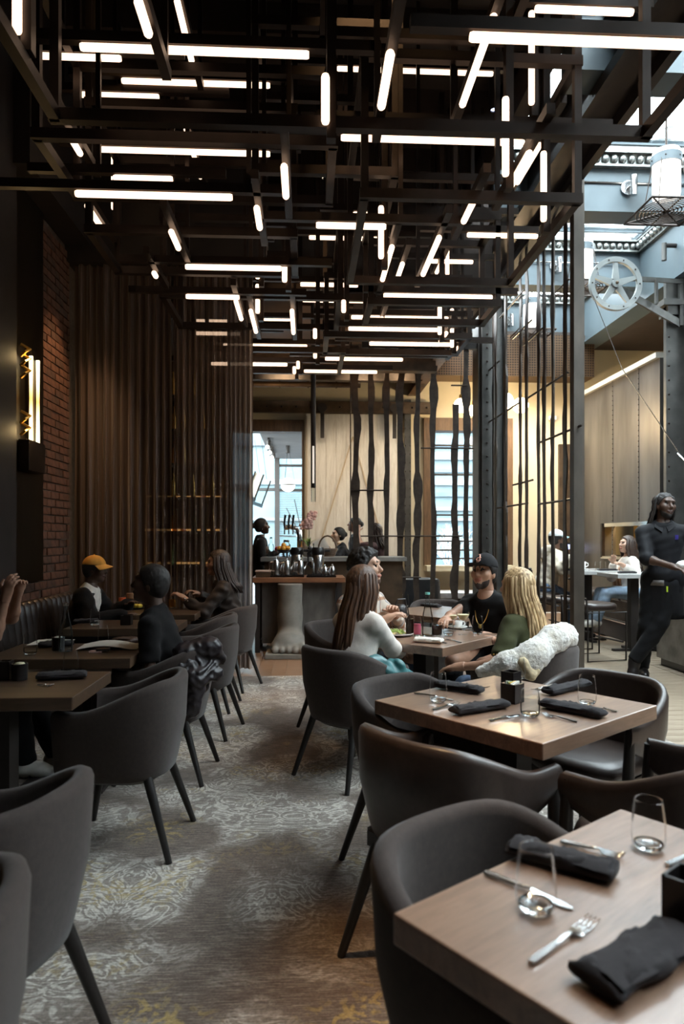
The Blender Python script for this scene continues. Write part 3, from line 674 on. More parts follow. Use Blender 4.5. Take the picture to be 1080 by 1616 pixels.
cM, aM = diamond((.130, 2.78), TS, 40.5); xM = cm(*cM)
table('dining_table', 'empty square walnut table laid with four black napkins and a black sugar caddy', *xM, TS, TS, aM-YAW, M_TABLE)
cP = (.55, 4.65); xP = cm(*cP); table('dining_table', 'square dark table crowded with drinks between the four seated friends', *xP, TS, TS, math.radians(50)-YAW, M_TABLE)
cQ = (.86, 6.2); xQ = cm(*cQ); table('dining_table', 'square walnut table behind the man in the black cap', *xQ, TS, TS, math.radians(42)-YAW, M_TABLE)
for (y0, y1, lb) in ((2.88, 3.44, 'dark oak two seat table nearest along the banquette, with one glass and napkin'), (3.80, 4.36, 'dark oak two seat table holding the water bottle and white menus'),
                     (5.06, 5.60, 'dark oak two seat table with empty glasses behind the black tee shirt man'), (5.95, 6.50, 'dark oak two seat table with the red drink in front of the yellow cap')):
    table('banquette_table', lb, -1.36, (y0+y1)/2, .80, y1-y0, 0, M_TABLE2, group='banquette tables')

def off(c, d, k): return cm(c[0]+d[0]*k, c[1]+d[1]*k)
fF = (math.sin(aF), -math.cos(aF)); gF = (math.cos(aF), math.sin(aF))
tub_chair(*cm(.36, 1.38), facing(*fF), 'charcoal felt tub chair tucked at the corner of the nearest walnut table')
fM = (math.sin(aM), -math.cos(aM)); gM = (math.cos(aM), math.sin(aM))
tub_chair(*cm(.34, 2.95), facing(*fM), 'charcoal felt tub chair at the far side of the laid walnut table')
arm_chair(*cm(.36, 2.33), facing(*gM), 'dark leather armchair seen from behind between the two walnut tables')
arm_chair(*cm(1.11, 3.06), facing(-gM[0], -gM[1]), 'dark leather armchair facing the viewer with a shiny daylit seat and curved back')
arm_chair(*cm(1.05, 2.20), facing(-fM[0], -fM[1]), 'dark leather armchair seen from behind at the frame edge beside the laid table')
tub_chair(*cm(.06, 4.10), facing(.72, .70), 'charcoal felt tub chair under the woman in the white top')
tub_chair(*cm(1.10, 4.10), facing(-.72, .70), 'grey tub chair under the blonde woman with the white fur coat over it')
tub_chair(*cm(.02, 5.12), facing(.77, -.64), 'charcoal tub chair under the man in the plaid shirt')
tub_chair(*cm(1.24, 5.26), facing(-.64, -.77), 'charcoal tub chair under the man in the black cap')
tub_chair(*cm(.95, 6.85), facing(-.1, -1), 'charcoal tub chair tucked at the far side of the rear walnut table')
for (x, y, rz, lb) in ((-.775, 1.20, 96, 'charcoal tub chair nearest the viewer on the banquette side, cut by the frame'), (-.86, 1.81, 74, 'charcoal tub chair second nearest on the banquette side, turned towards the wall'),
                       (-.84, 3.24, 86, 'charcoal tub chair pulled up to the nearest banquette table'), (-.84, 4.16, 86, 'charcoal tub chair under the man in the black tee shirt, draped with a leather jacket'),
                       (-.78, 5.05, 80, 'empty charcoal tub chair behind the man in the black tee shirt'), (-.86, 5.78, 84, 'empty charcoal tub chair beside the woman in the leather jacket'),
                       (-.76, 6.55, 72, 'charcoal tub chair under the woman in the leather jacket')):
    tub_chair(x, y, math.radians(rz), lb)

# ------------------------------------------------------------------ tableware
def z_of(D, v): return EYE-(v-HOR)*D/FOC
def cutlery(kind, u0, v0, u1, v1, label, group, z=.75, curve=.012):
    """handle end (u0, v0) to tip (u1, v1) on the table top."""
    p, q = onz(u0, v0, z), onz(u1, v1, z); d = q-p; L = min(d.length, .235); a = math.atan2(d.y, d.x)
    t = thing(kind, label, kind, (p.x, p.y, z+.001), a, group)
    def ribbon(secs, th):
        rows = [[(x, -w_, zz), (x, w_, zz), (x, w_*.8, zz+th), (x, -w_*.8, zz+th)] for x, w_, zz in secs]
        b = MB().strip(rows, closed_u=True); k = len(b.v); b.f += [(3, 2, 1, 0), (k-4, k-3, k-2, k-1)]; b.m += [0, 0]; return b
    ribbon([(0, .006, .002), (.01, .008, .002), (L*.45, .005, .004), (L*.55, .0042, .006)], .004).build('handle', M_CHROME, t, smooth=True)
    if kind == 'fork':
        ribbon([(L*.55, .0042, .006), (L*.62, .004, .008), (L*.68, .0125, .004), (L*.73, .013, .003)], .0022).build('neck', M_CHROME, t, smooth=True); nk = [c for c in kids(t) if c.name.startswith('neck')][0]
        for k in range(4):
            y = -.0112+k*.0075; b = MB().tube([(L*.72, y, .004), (L*.86, y, .003), (L, y*.95, .010)], [.0022, .0019, .0010], 5); b.build('tine', M_CHROME, nk, smooth=True)
    else:
        ribbon([(L*.55, .0042, .006), (L*.6, .010, .002), (L*.9, .010, .001), (L*.98, .006, .001), (L, .001, .001)], .0018).build('blade', M_CHROME, t, smooth=True)
    return t
def napkin(u0, v0, u1, v1, w_, label, group, z=.75, L=None, seed=0, m=None):
    p, q = onz(u0, v0, z), onz(u1, v1, z); d = q-p; L = L or d.length; a = math.atan2(d.y, d.x); r = random.Random(seed)
    rows = []; n = 22
    for i in range(n+1):
        x = L*i/n; e = min(1, 6*min(i, n-i)/n+.62); tw = .10*math.sin(i*.35+seed)
        ring = []
        for k in range(16):
            b = 2*math.pi*k/16; cy = math.cos(b); sz = math.sin(b)
            yy = w_/2*(abs(cy)**.75)*(1 if cy > 0 else -1)*(1+.10*math.sin(i*.55+seed)); zz = .016+.015*e*(abs(sz)**.8)*(1 if sz > 0 else -1)
            if sz > .2: zz += .004*math.sin(i*.8+k*1.4+seed)+.003*r.uniform(-1, 1)+tw*cy*.05
            ring.append((x, yy, max(.0, zz)))
        rows.append(ring)
    b = MB().strip(rows, closed_u=True); k = len(b.v)
    b.f += [tuple(range(15, -1, -1)), tuple(range(k-16, k))]; b.m += [0, 0]
    t = thing('napkin', label, 'napkin', (p.x, p.y, z+.001), a, group)
    b.build('fold', m or M_NAP, t, smooth=2)
    s = MB().strip([[(x, y+w_*.02*math.sin(x*60), .034-.010*abs(y/(w_/2))**2) for y in (-w_*.5, -w_*.2, w_*.12, w_*.42)] for x in [L*.04+L*.92*i/12 for i in range(13)]])
    s.build('overlap_flap', m or M_NAP, t, smooth=2)
    return t
def tumbler_parts(h, r, fill=0.0):
    wall = MB().lathe([(r*.72, .004), (r*.93, h*.10), (r*1.0, h*.28), (r*.97, h*.55), (r*.84, h*.95), (r*.82, h), (r*.80, h), (r*.82, h*.95), (r*.95, h*.55)], 28)
    base = MB().lathe([(0, .001), (r*.70, .001), (r*.80, .006), (r*.84, .014), (r*.5, .011), (0, .010)], 28)
    return wall, base, (MB().lathe([(0, .012), (r*.90, .014), (r*.955, fill*.6), (r*.93, fill), (0, fill)], 24) if fill else None)
M_WATER = thin_glass('still_water', (.93, .96, .97), .95, .12)
def tumbler(u, v, vt, label, group, r=.036, fill=0.0, z=.75, liquid=None, name='water_glass', cat='glass'):
    p = onz(u, v, z); D = FOC*(EYE-z)/(v-HOR); h = min(max(z_of(D, vt)-z, .07), .14)
    t = thing(name, label, cat, (p.x, p.y, z+.001), 0, group)
    w_, b, l = tumbler_parts(h, r, fill*h)
    w_.build('bowl', M_GLASS, t, smooth=2); b.build('base', M_SOLID, t, smooth=2)
    if l: l.build('drink', liquid or M_WATER, t, smooth=1)
    return t
# nearest table
NG, FG, KG, GG = 'black napkins', 'forks', 'knives', 'stemless water glasses'
tumbler(846, 1437, 1338, 'stemless glass nearest the viewer, standing between a knife and a black napkin', GG)
tumbler(1024, 1340, 1262, 'stemless glass near the far corner of the nearest table', GG, .035)
napkin(806, 1345, 972, 1391, .062, 'black rolled napkin on the nearest table beside the felt chair', NG, seed=1)
napkin(938, 1570, 1080, 1486, .085, 'large black folded napkin on the nearest edge of the nearest table', NG, seed=2)
cutlery('fork', 886, 1330, 986, 1357, 'fork lying at the far side of the nearest table', FG)
cutlery('knife', 766, 1379, 905, 1437, 'knife lying behind the glass nearest the viewer', KG)
cutlery('fork', 838, 1523, 938, 1456, 'fork in the middle of the nearest table', FG)
cutlery('knife', 1053, 1368, 1150, 1330, 'knife handle at the frame edge of the nearest table', KG)
def caddy(u, v, label, s=.062, h=.075, rz=0.3, z=.75, packets=True):
    p = onz(u, v, z); t = thing('sugar_caddy', label, 'caddy', (p.x, p.y, z+.001), rz, 'black sugar caddies')
    b = MB(); k = s/2
    for a, c in (((-k, -k, 0), (k, -k+.005, h)), ((-k, k-.005, 0), (k, k, h)), ((-k, -k, 0), (-k+.005, k, h)), ((k-.005, -k, 0), (k, k, h)), ((-k, -k, 0), (k, k, .005))): b.box2(a, c)
    b.build('holder', M_BLK, t)
    if packets:
        for i, m in enumerate((M_PAPER, M_WHITE, mat('yellow_packet', (.75, .5, .1), .7), mat('green_packet', (.35, .42, .2), .7), M_PAPER)):
            MB().box((0, -.02+i*.010, h*.62), (s*.72, .005, h*.9), Matrix.Rotation(.12*(i-2), 3, 'Y')).build('packet', m, t)
    return t
caddy(1092, 1462, 'black caddy at the frame edge of the nearest table', .07, .085, aF, packets=False)
# laid table
tumbler(837, 1131, 1088, 'stemless glass full of water at the near corner of the laid table', GG, .037, .72)
tumbler(692, 1108, 1062, 'stemless glass at the felt chair corner of the laid table', GG, .036)
tumbler(927, 1112, 1066, 'stemless glass at the daylit side of the laid table', GG, .036)
tumbler(818, 1072, 1040, 'stemless glass behind the black caddies on the laid table', GG, .034)
caddy(809, 1108, 'black caddy full of sugar packets on the laid table', .066, .075, aM)
caddy(807, 1088, 'empty black caddy behind the sugar packets on the laid table', .062, .078, aM, packets=False)
napkin(716, 1129, 797, 1116, .066, 'black napkin at the near edge of the laid table', NG, seed=3)
napkin(856, 1115, 954, 1134, .070, 'black napkin beside the full water glass on the laid table', NG, seed=4)
napkin(690, 1085, 761, 1096, .060, 'black napkin behind the felt chair corner glass', NG, seed=5)
napkin(864, 1098, 926, 1083, .062, 'black napkin next to the shiny leather armchair', NG, seed=6)
for kind, a, lb in (('fork', (682, 1122, 724, 1111), 'fork between the felt chair corner glass and a napkin'), ('knife', (772, 1139, 820, 1129), 'knife at the near edge of the laid table'),
                    ('fork', (912, 1141, 858, 1129), 'fork right of the full water glass'), ('knife', (975, 1125, 936, 1117), 'knife at the daylit edge of the laid table'),
                    ('knife', (655, 1095, 716, 1106), 'knife along the felt chair side of the laid table'), ('fork', (720, 1081, 772, 1088), 'fork at the far corner of the laid table'), ('fork', (878, 1081, 842, 1092), 'fork pointing at the black caddies on the laid table')):
    cutlery(kind, *a, lb, FG if kind == 'fork' else KG)
# the friends' table
def bottle(u, v, vt, label, cap=None, z=.75, rw=.038):
    p = onz(u, v, z); D = FOC*(EYE-z)/(v-HOR); h = z_of(D, vt)-z; t = thing('water_bottle', label, 'bottle', (p.x, p.y, z+.001), 0)
    MB().lathe([(0, 0), (rw*.95, 0), (rw, .01), (rw, h*.36), (rw*.86, h*.50), (rw*.48, h*.72), (rw*.34, h*.88), (rw*.38, h*.97), (0, h*.97)], 22).build('body', M_BOTTLE, t, smooth=2)
    MB().lathe([(0, .004), (rw*.93, .005), (rw*.96, h*.34), (0, h*.34)], 20).build('water', M_WATER, t, smooth=1)
    MB().lathe([(rw*.44, h*.95), (rw*.44, h), (0, h)], 14).build('cap', cap or M_WHITE, t, smooth=1)
    return t
bottle(675, 1003, 935, 'tall clear water bottle with a turquoise cap on the friends table', mat('turquoise_cap', (.18, .52, .52), .5))
M_COLA = mat('dark_cola', (.020, .010, .006), .08, 0, .2, 5); M_PINK = mat('pink_cocktail', (.62, .12, .20), .15); M_FOAM = mat('pale_cocktail_foam', (.72, .66, .42), .5, 0, .1, 20)
t = tumbler(647, 1003, 968, 'tall glass of dark cola with a black straw', 'drinks on the friends table', .028, .80, liquid=M_COLA, name='cola_glass')
MB().tube([(.01, 0, .02), (-.012, .01, .19)], .003, 6).build('straw', M_BLK, t)
tumbler(659, 1004, 973, 'small glass with a pink drink beside the water bottle', 'drinks on the friends table', .026, .62, liquid=M_PINK, name='pink_drink_glass')
tumbler(690, 1004, 982, 'squat tumbler of dark drink in front of the black cap man', 'drinks on the friends table', .036, .80, liquid=M_COLA, name='dark_drink_glass')
tumbler(708, 1004, 978, 'clear tumbler beside the squat dark drink', 'drinks on the friends table', .034, .3, name='water_glass')
tumbler(754, 1001, 972, 'half full water glass in front of the blonde woman', 'drinks on the friends table', .038, .62)
def coupe(u, v, vt, label, z=.75, m=None):
    p = onz(u, v, z); D = FOC*(EYE-z)/(v-HOR); h = z_of(D, vt)-z; t = thing('coupe_glass', label, 'glass', (p.x, p.y, z+.001), 0, 'coupe cocktails on the friends table')
    MB().lathe([(0, 0), (.032, .001), (.032, .004), (.004, .010), (.0035, h*.60), (.010, h*.64), (.034, h*.74), (.043, h*.9), (.044, h), (.042, h)], 24).build('bowl_and_stem', M_GLASS, t, smooth=2)
    MB().lathe([(0, h*.66), (.022, h*.70), (.040, h*.92), (0, h*.92)], 20).build('cocktail', m or M_FOAM, t, smooth=1)
coupe(731, 1002, 967, 'coupe of pale frothy cocktail nearest the blonde woman')
coupe(713, 996, 969, 'coupe of pale frothy cocktail beside the black cap man reaching hand')
def cup(u, v, label, z=.75, r=.04, h=.055, saucer=True):
    p = onz(u, v, z); t = thing('coffee_cup', label, 'cup', (p.x, p.y, z+.001), .4, 'white coffee cups')
    if saucer: MB().lathe([(0, .002), (.045, .002), (.075, .014), (.073, .017), (.04, .006), (0, .006)], 24).build('saucer', M_WHITE, t, smooth=2)
    MB().lathe([(0, .007), (r*.6, .007), (r*.9, h*.4), (r, h), (r*.93, h), (r*.8, h*.4), (0, h*.2)], 22).build('bowl', M_WHITE, t, smooth=2)
    MB().tube([(r*.9, 0, h*.85), (r*1.5, 0, h*.85), (r*1.65, 0, h*.55), (r*1.3, 0, h*.25), (r*.8, 0, h*.3)], .005, 6).build('handle', M_WHITE, t, smooth=1)
cup(722, 992, 'white coffee cup with handle in the middle of the friends table')
p = onz(627, 1003, .75); pl_ = thing('dinner_plate', 'white plate with green salad and noodles by the white sleeve', 'plate', (p.x, p.y, .752), 0)
MB().lathe([(0, .002), (.06, .002), (.115, .014), (.113, .018), (.065, .007), (0, .007)], 32).build('plate', M_WHITE, pl_, smooth=2)
sr = random.Random(2)
for k in range(26):
    a, r = sr.uniform(0, 6.28), sr.uniform(0, .05); b = MB(); x, y = r*math.cos(a), r*math.sin(a)
    if k % 3: b.tube([(x-.02, y, .012+sr.uniform(0, .012)), (x, y+.01, .028+sr.uniform(0, .012)), (x+.02, y-.01, .014)], [.003, .012, .002], 6, flat=.3); b.build('salad_leaf', mat('salad_leaf', (.24, .34, .06), .6), pl_, smooth=True)
    else: b.tube([(x-.03, y-.01, .014), (x, y+.02, .024), (x+.03, y, .013)], .0035, 5); b.build('noodle', mat('pale_noodle', (.7, .55, .28), .6), pl_, smooth=True)
napkin(655, 1013, 700, 1016, .07, 'white folded napkin with a knife on the near corner of the friends table', NG, seed=8, m=M_PAPER, L=.18)
cutlery('knife', 706, 1016, 662, 1006, 'knife across the white napkin on the friends table', KG)
cutlery('fork', 728, 1015, 702, 1009, 'fork near the coupe stems on the friends table', FG)
# black camera bag
p = onz(632, 985, .75); t = thing('camera_bag', 'small rumpled black camera bag beside the plaid shirt man hands', 'bag', (p.x, p.y, .751), .3)
b = MB(); rows = []
for i in range(9):
    z = .15*i/8; k = math.sin(math.pi*(i+.6)/9.4)**.5
    rows.append([((.062+.008*math.sin(i*2+j))*k*math.cos(2*math.pi*j/14), (.048+.007*math.sin(i+j*2))*k*math.sin(2*math.pi*j/14), z) for j in range(14)])
b.strip(rows, closed_u=True); b.f += [tuple(range(13, -1, -1)), tuple(range(8*14, 9*14))]; b.m += [0, 0]; b.build('body', M_LEAB, t, smooth=2)
MB().tube([(-.05, 0, .13), (-.03, -.02, .19), (.03, -.02, .19), (.05, 0, .13)], .007, 6).build('strap', M_LEAB, t, smooth=True)
# rear walnut table
tumbler(690, 957, 936, 'stemless glass on the rear walnut table', GG, .036); tumbler(640, 958, 938, 'stemless glass catching warm light on the rear walnut table edge', GG, .034)
napkin(667, 957, 705, 960, .08, 'black napkin on the rear walnut table', NG, seed=9, L=.2)
# banquette tables
tumbler(112, 1066, 1028, 'stemless glass on the nearest banquette table', GG, .036)
napkin(58, 1073, 137, 1069, .085, 'black napkin on the nearest banquette table', NG, seed=10)
cutlery('fork', 60, 1082, 82, 1084, 'fork peeking out under the nearest banquette napkin', FG)
caddy(8, 1072, 'black caddy at the frame edge of the nearest banquette table', .06, .085, 0, packets=False)
def candle(u, v, label, col, z=.75):
    p = onz(u, v, z); t = thing('candle_cup', label, 'candle', (p.x, p.y, z+.001), 0)
    MB().lathe([(0, 0), (.034, 0), (.036, .075), (.031, .075), (.029, .06)], 18).build('cup', M_BLK, t, smooth=1)
    MB().lathe([(.030, .062), (.02, .078), (0, .082)], 16).build('wax', col, t, smooth=2)
candle(31, 1073, 'black cup with a pale wax candle on the nearest banquette table', mat('pale_wax', (.62, .58, .38), .6))
bottle(104, 1028, 952, 'tall clear water bottle with a silver cap on the menu table', M_CHROME)
tumbler(48, 1034, 1000, 'stemless glass before the raised hands at the frame edge', GG, .037, .35)
def menu(u0, u1, v, label, lift, rz, z=.75):
    a, c = onz(u0, v, z), onz(u1, v, z); L = (c-a).length; t = thing('menu', label, 'menu', (a.x, a.y, z+.002), rz, 'white menus')
    for j, (s0, mm) in enumerate(((0, M_PAPER), (1, M_PAPER))):
        rows = []
        for i in range(9):
            x = L*i/8; zz = lift*math.sin(math.pi*min(1, i/8*1.15))*(1 if j == 0 else .55)+.001*j
            rows.append([(x, 0+.02*j, zz+.002), (x, .21, zz+.006)])
        MB().strip(rows).build('page', mm, t, smooth=2)
    b = MB()
    for k in range(14): b.box2((L*.12, .02+k*.013, lift+.008), (L*(.5+.3*((k*7) % 5)/5), .024+k*.013, lift+.0085))
menu(118, 214, 1027, 'long white opened menu curling over the table edge near the bottle', .022, .04)
menu(40, 100, 1020, 'white menu lying flat behind the water bottle', .006, .02)
candle(92, 1026, 'black cup with a white rim beside the water bottle', M_WHITE)
napkin(60, 1022, 78, 1021, .08, 'black napkin beside the raised hands at the frame edge', NG, seed=11, L=.2)
t = thing('card_holder', 'small pink and black card holder on the menu table', 'card holder', (*onz(140, 1031, .75)[:2], .752), .1)
MB().box2((0, 0, 0), (.07, .05, .008)).build('card', mat('pale_pink_card', (.62, .40, .36), .6), t); MB().box2((.04, .0, .008), (.11, .055, .02)).build('flap', M_BLK, t)
tumbler(150, 988, 962, 'stemless glass by the yellow cap man sleeve on the third banquette table', GG, .036, .3); tumbler(163, 1015, 988, 'smaller stemless glass at the far edge of the menu table', GG, .033)
caddy(200, 986, 'black caddy on the third banquette table', .075, .07, 0, packets=False)
napkin(116, 984, 150, 983, .07, 'black napkin on the third banquette table', NG, seed=12, L=.18)
tumbler(193, 962, 940, 'tall red iced drink in front of the yellow cap man', 'drinks on the far banquette table', .034, .85, liquid=mat('red_iced_drink', (.80, .16, .06), .2, 0, .2, 40), name='red_drink_glass')
t = tumbler(207, 961, 933, 'stemmed coffee cocktail with a foamy brown top beside the red drink', 'drinks on the far banquette table', .030, .40, name='coffee_cocktail')
MB().lathe([(.012, .075), (.040, .10), (.042, .145), (0, .145)], 20).build('coffee_foam', mat('coffee_foam', (.34, .17, .08), .5), t, smooth=1)
t = thing('fruit_plate', 'small plate of yellow lemon wedges beside the coffee cocktail', 'plate', (*onz(217, 961, .75)[:2], .752), 0)
MB().lathe([(0, 0), (.05, 0), (.08, .012), (.05, .005), (0, .005)], 20).build('plate', M_BLK, t, smooth=2)
for k in range(4): MB().ball((-.02+.014*k, .01*(k % 2), .026), .022, 8, sq=(1.1, .7, .9)).build('lemon_wedge', mat('lemon', (.72, .52, .06), .5), t, smooth=2)
tumbler(272, 960, 936, 'glass of amber drink held by the woman in the leather jacket', 'drinks on the far banquette table', .034, .6, liquid=M_AMB, name='amber_drink_glass')
tumbler(236, 986, 970, 'short glass beside the black tee shirt man chest', GG, .032)
# ------------------------------------------------------------------ smooth-union body modelling (signed distance field -> quads)
def V3(*a): return np.array(a, dtype=float)
def _dist(pr, X, Y, Z):
    if pr[0] == 'c':
        _, a, b, r0, r1 = pr[:5]; ba = b-a; L = max(float(ba@ba), 1e-9)
        px, py, pz = X-a[0], Y-a[1], Z-a[2]; h = np.clip((px*ba[0]+py*ba[1]+pz*ba[2])/L, 0, 1)
        d = np.sqrt((px-h*ba[0])**2+(py-h*ba[1])**2+(pz-h*ba[2])**2)-(r0+(r1-r0)*h)
    else:
        _, c, R, rad = pr[:4]; px, py, pz = X-c[0], Y-c[1], Z-c[2]
        q = [(px*R[0][i]+py*R[1][i]+pz*R[2][i]) for i in range(3)]
        k0 = np.sqrt(sum((q[i]/rad[i])**2 for i in range(3)))+1e-9; k1 = np.sqrt(sum((q[i]/rad[i]**2)**2 for i in range(3)))+1e-9
        d = k0*(k0-1)/k1
    return d
def _bounds(pr, m):
    if pr[0] == 'c': lo, hi = np.minimum(pr[1]-pr[3], pr[2]-pr[4]), np.maximum(pr[1]+pr[3], pr[2]+pr[4])
    else:
        r = np.sqrt(((np.array(pr[2])*np.array(pr[3]))**2).sum(1)); lo, hi = pr[1]-r, pr[1]+r
    return lo-m, hi+m
def cap(a, b, r0, r1, lab=0, k=.03, cut=None): return ('c', np.array(a, float), np.array(b, float), r0, r1, lab, k, cut)
def ell(c, rad, lab=0, k=.03, R=None, cut=None): return ('e', np.array(c, float), np.eye(3) if R is None else np.array(R, float), rad, lab, k, None, cut)[:4]+(None, lab, k, cut)
def field(prims, vox, lo=None, hi=None, infl=0.0, cuts=(), noise=None, post=None):
    bs = [_bounds(p, infl+.02) for p in prims]
    if lo is None: lo = np.min([b[0] for b in bs], 0); hi = np.max([b[1] for b in bs], 0)
    lo = np.array(lo)-2*vox; n = np.ceil((np.array(hi)+2*vox-lo)/vox).astype(int)+1
    ax = [lo[i]+vox*np.arange(n[i]) for i in range(3)]
    F = np.full(n, .5); B = np.full(n, 9.0); Lb = np.zeros(n, np.int16)
    for p in prims:
        k = p[6]; a, b = _bounds(p, infl+k+2.5*vox); i0 = np.maximum(np.floor((a-lo)/vox).astype(int), 0); i1 = np.minimum(np.ceil((b-lo)/vox).astype(int)+1, n)
        if (i1 <= i0).any(): continue
        sl = tuple(slice(i0[i], i1[i]) for i in range(3)); X, Y, Z = np.meshgrid(*[ax[i][sl[i]] for i in range(3)], indexing='ij')
        d = _dist(p, X, Y, Z)-infl
        if p[7] is not None: d = np.maximum(d, (X-p[7][0][0])*p[7][1][0]+(Y-p[7][0][1])*p[7][1][1]+(Z-p[7][0][2])*p[7][1][2])
        f = F[sl]; h = np.clip(.5+.5*(f-d)/k, 0, 1); F[sl] = f*(1-h)+d*h-k*h*(1-h)
        bb = B[sl]; m = d < bb; Lb[sl][m] = p[5]; bb[m] = d[m]
    if noise or cuts or post:
        X, Y, Z = np.meshgrid(*ax, indexing='ij')
        if post: F = post(F, X, Y, Z)
        if noise: F = F+noise(X, Y, Z)
        for c, nn in cuts: F = np.maximum(F, (X-c[0])*nn[0]+(Y-c[1])*nn[1]+(Z-c[2])*nn[2])
    return F, Lb, lo
def net(F, Lb, lo, vox):
    s = F < 0; nc = tuple(x-1 for x in F.shape); P = np.zeros(nc+(3,)); C = np.zeros(nc)
    edges = []
    for ax in range(3):
        a = [slice(None)]*3; b = [slice(None)]*3; a[ax] = slice(0, -1); b[ax] = slice(1, None); a, b = tuple(a), tuple(b)
        m = s[a] != s[b]; i = np.argwhere(m)
        if not len(i): edges.append((i, None)); continue
        f0, f1 = F[a][m], F[b][m]; t = f0/(f0-f1); pos = i.astype(float); pos[:, ax] += t
        o1, o2 = [q for q in range(3) if q != ax]
        for d1 in (0, -1):
            for d2 in (0, -1):
                j = i.copy(); j[:, o1] += d1; j[:, o2] += d2
                ok = (j >= 0).all(1) & (j < np.array(nc)).all(1); jj = tuple(j[ok].T); np.add.at(P, jj, pos[ok]); np.add.at(C, jj, 1)
        edges.append((i, s[a][m]))
    act = C > 0; idx = np.full(nc, -1); idx[act] = np.arange(act.sum()); ci = np.argwhere(act)
    V = P[act]/C[act][:, None]*vox+lo; lab = Lb[tuple(np.clip(np.round(P[act]/C[act][:, None]).astype(int), 0, np.array(F.shape)-1).T)]
    fs = []
    for ax in range(3):
        i, sg = edges[ax]
        if sg is None: continue
        o1, o2 = [(1, 2), (2, 0), (0, 1)][ax]; q = []
        for d1, d2 in ((-1, -1), (0, -1), (0, 0), (-1, 0)):
            j = i.copy(); j[:, o1] += d1; j[:, o2] += d2; q.append(j)
        ok = np.all([(j >= 0).all(1) & (j < np.array(nc)).all(1) for j in q], 0)
        f = np.stack([idx[tuple(j[ok].T)] for j in q], 1); g = sg[ok]; f[~g] = f[~g][:, ::-1]; fs.append(f[(f >= 0).all(1)])
    return V, np.concatenate(fs) if fs else np.zeros((0, 4), int), lab
def blob(name, parts, mats, parent=None, loc=None):
    """parts: list of (prims, vox, kwargs) evaluated separately and joined into one mesh."""
    vs, fs, ls, b = [], [], [], 0
    for prims, vox, kw in parts:
        V, Fc, L = net(*field(prims, vox, **kw), vox)
        vs.append(V); fs.append(Fc+b); ls.append(L[Fc[:, 0]] if len(Fc) else np.zeros(0, int)); b += len(V)
    V = np.concatenate(vs); Fc = np.concatenate(fs); L = np.concatenate(ls)
    me = bpy.data.meshes.new(name); me.vertices.add(len(V)); me.vertices.foreach_set('co', V.astype(np.float32).ravel())
    me.loops.add(Fc.size); me.loops.foreach_set('vertex_index', Fc.astype(np.int32).ravel()); me.polygons.add(len(Fc))
    me.polygons.foreach_set('loop_start', np.arange(0, Fc.size, 4, dtype=np.int32))
    mats = mats if isinstance(mats, (list, tuple)) else [mats]
    for m in mats: me.materials.append(m)
    if len(mats) > 1: me.polygons.foreach_set('material_index', np.minimum(L, len(mats)-1).astype(np.int32))
    me.polygons.foreach_set('use_smooth', [True]*len(Fc)); me.update(calc_edges=True); me.validate()
    o = bpy.data.objects.new(name, me); COL.objects.link(o)
    if parent is not None: o.parent = parent
    if loc is not None: o.location = loc
    return o
def nrm(v): v = np.array(v, float); return v/max(np.linalg.norm(v), 1e-9)
def rot(v, axis, a):
    axis = nrm(axis); v = np.array(v, float); return v*math.cos(a)+np.cross(axis, v)*math.sin(a)+axis*(axis@v)*(1-math.cos(a))
def ik(S_, T, a, b, pole):
    d = T-S_; L = np.linalg.norm(d); L2 = min(L, (a+b)*.985); u = nrm(d); x = (a*a-b*b+L2*L2)/(2*L2); y = math.sqrt(max(a*a-x*x, 0))
    p = np.array(pole, float); p = nrm(p-u*(p@u)); return S_+u*x+p*y, S_+u*L2
def wrinkle(amp, f, seed=0):
    return lambda X, Y, Z: amp*(np.sin(f*(X*1.0+.6*Z)+seed)*np.sin(f*.8*(Y-.5*Z)+1.3*seed)+.5*np.sin(f*1.9*(Z+.3*X)+seed*.7+np.sin(f*Y)))

SKIN = {}
def skin(tone):
    if tone not in SKIN:
        c = {'light': (.55, .33, .23), 'tan': (.42, .23, .15), 'deep': (.075, .038, .024), 'brown': (.14, .070, .042), 'asian': (.56, .36, .25)}[tone]
        SKIN[tone] = [mat('skin_'+tone, c, .5, 0, .10, 30), mat('lips_'+tone, (c[0]*.8, c[1]*.5, c[2]*.5), .4), mat('eye_dark', (.02, .015, .012), .2), mat('brow_dark', (.03, .02, .015), .8), mat('eye_white', (.7, .68, .65), .3)]
    return SKIN[tone]
def hand(prims, W, d, n, side, curl, s, sp=1.0):
    """palm from wrist W along d, palm normal n; side = direction of the thumb across the palm."""
    d = nrm(d); n = nrm(n-d*(n@d)); ac = nrm(np.cross(n, d)); ac = ac if ac@side > 0 else -ac
    R = np.stack([ac, d, n], 1); prims.append(ell(W+d*.052*s, (.040*s, .055*s, .017*s), 0, .012, R)); prims.append(cap(W-d*.02, W+d*.03*s, .026*s, .028*s, 0, .02))
    for i, (o, L) in enumerate(((.030, .070), (.010, .080), (-.010, .074), (-.029, .058))):
        p = W+d*(.095-.006*abs(i-1))*s+ac*o*s; dd = nrm(d+ac*o*1.6*sp); r = .0092*s
        for j, f in enumerate((.45, .32, .23)):
            c = curl*(.5+.5*j); dn = rot(d if j else dd, ac, 0); dn = nrm(dd*math.cos(c)+n*math.sin(c)); q = p+dn*L*f*s
            prims.append(cap(p, q, r, r*.9, 0, .006)); p = q; r *= .9
    p = W+d*.030*s+ac*.034*s; q = p+nrm(ac*.8+d*.7+n*.25*curl)*.042*s; prims.append(cap(p, q, .0115*s, .010*s, 0, .012)); prims.append(cap(q, q+nrm(ac*.2+d*.9+n*.6*curl)*.034*s, .010*s, .008*s, 0, .006))

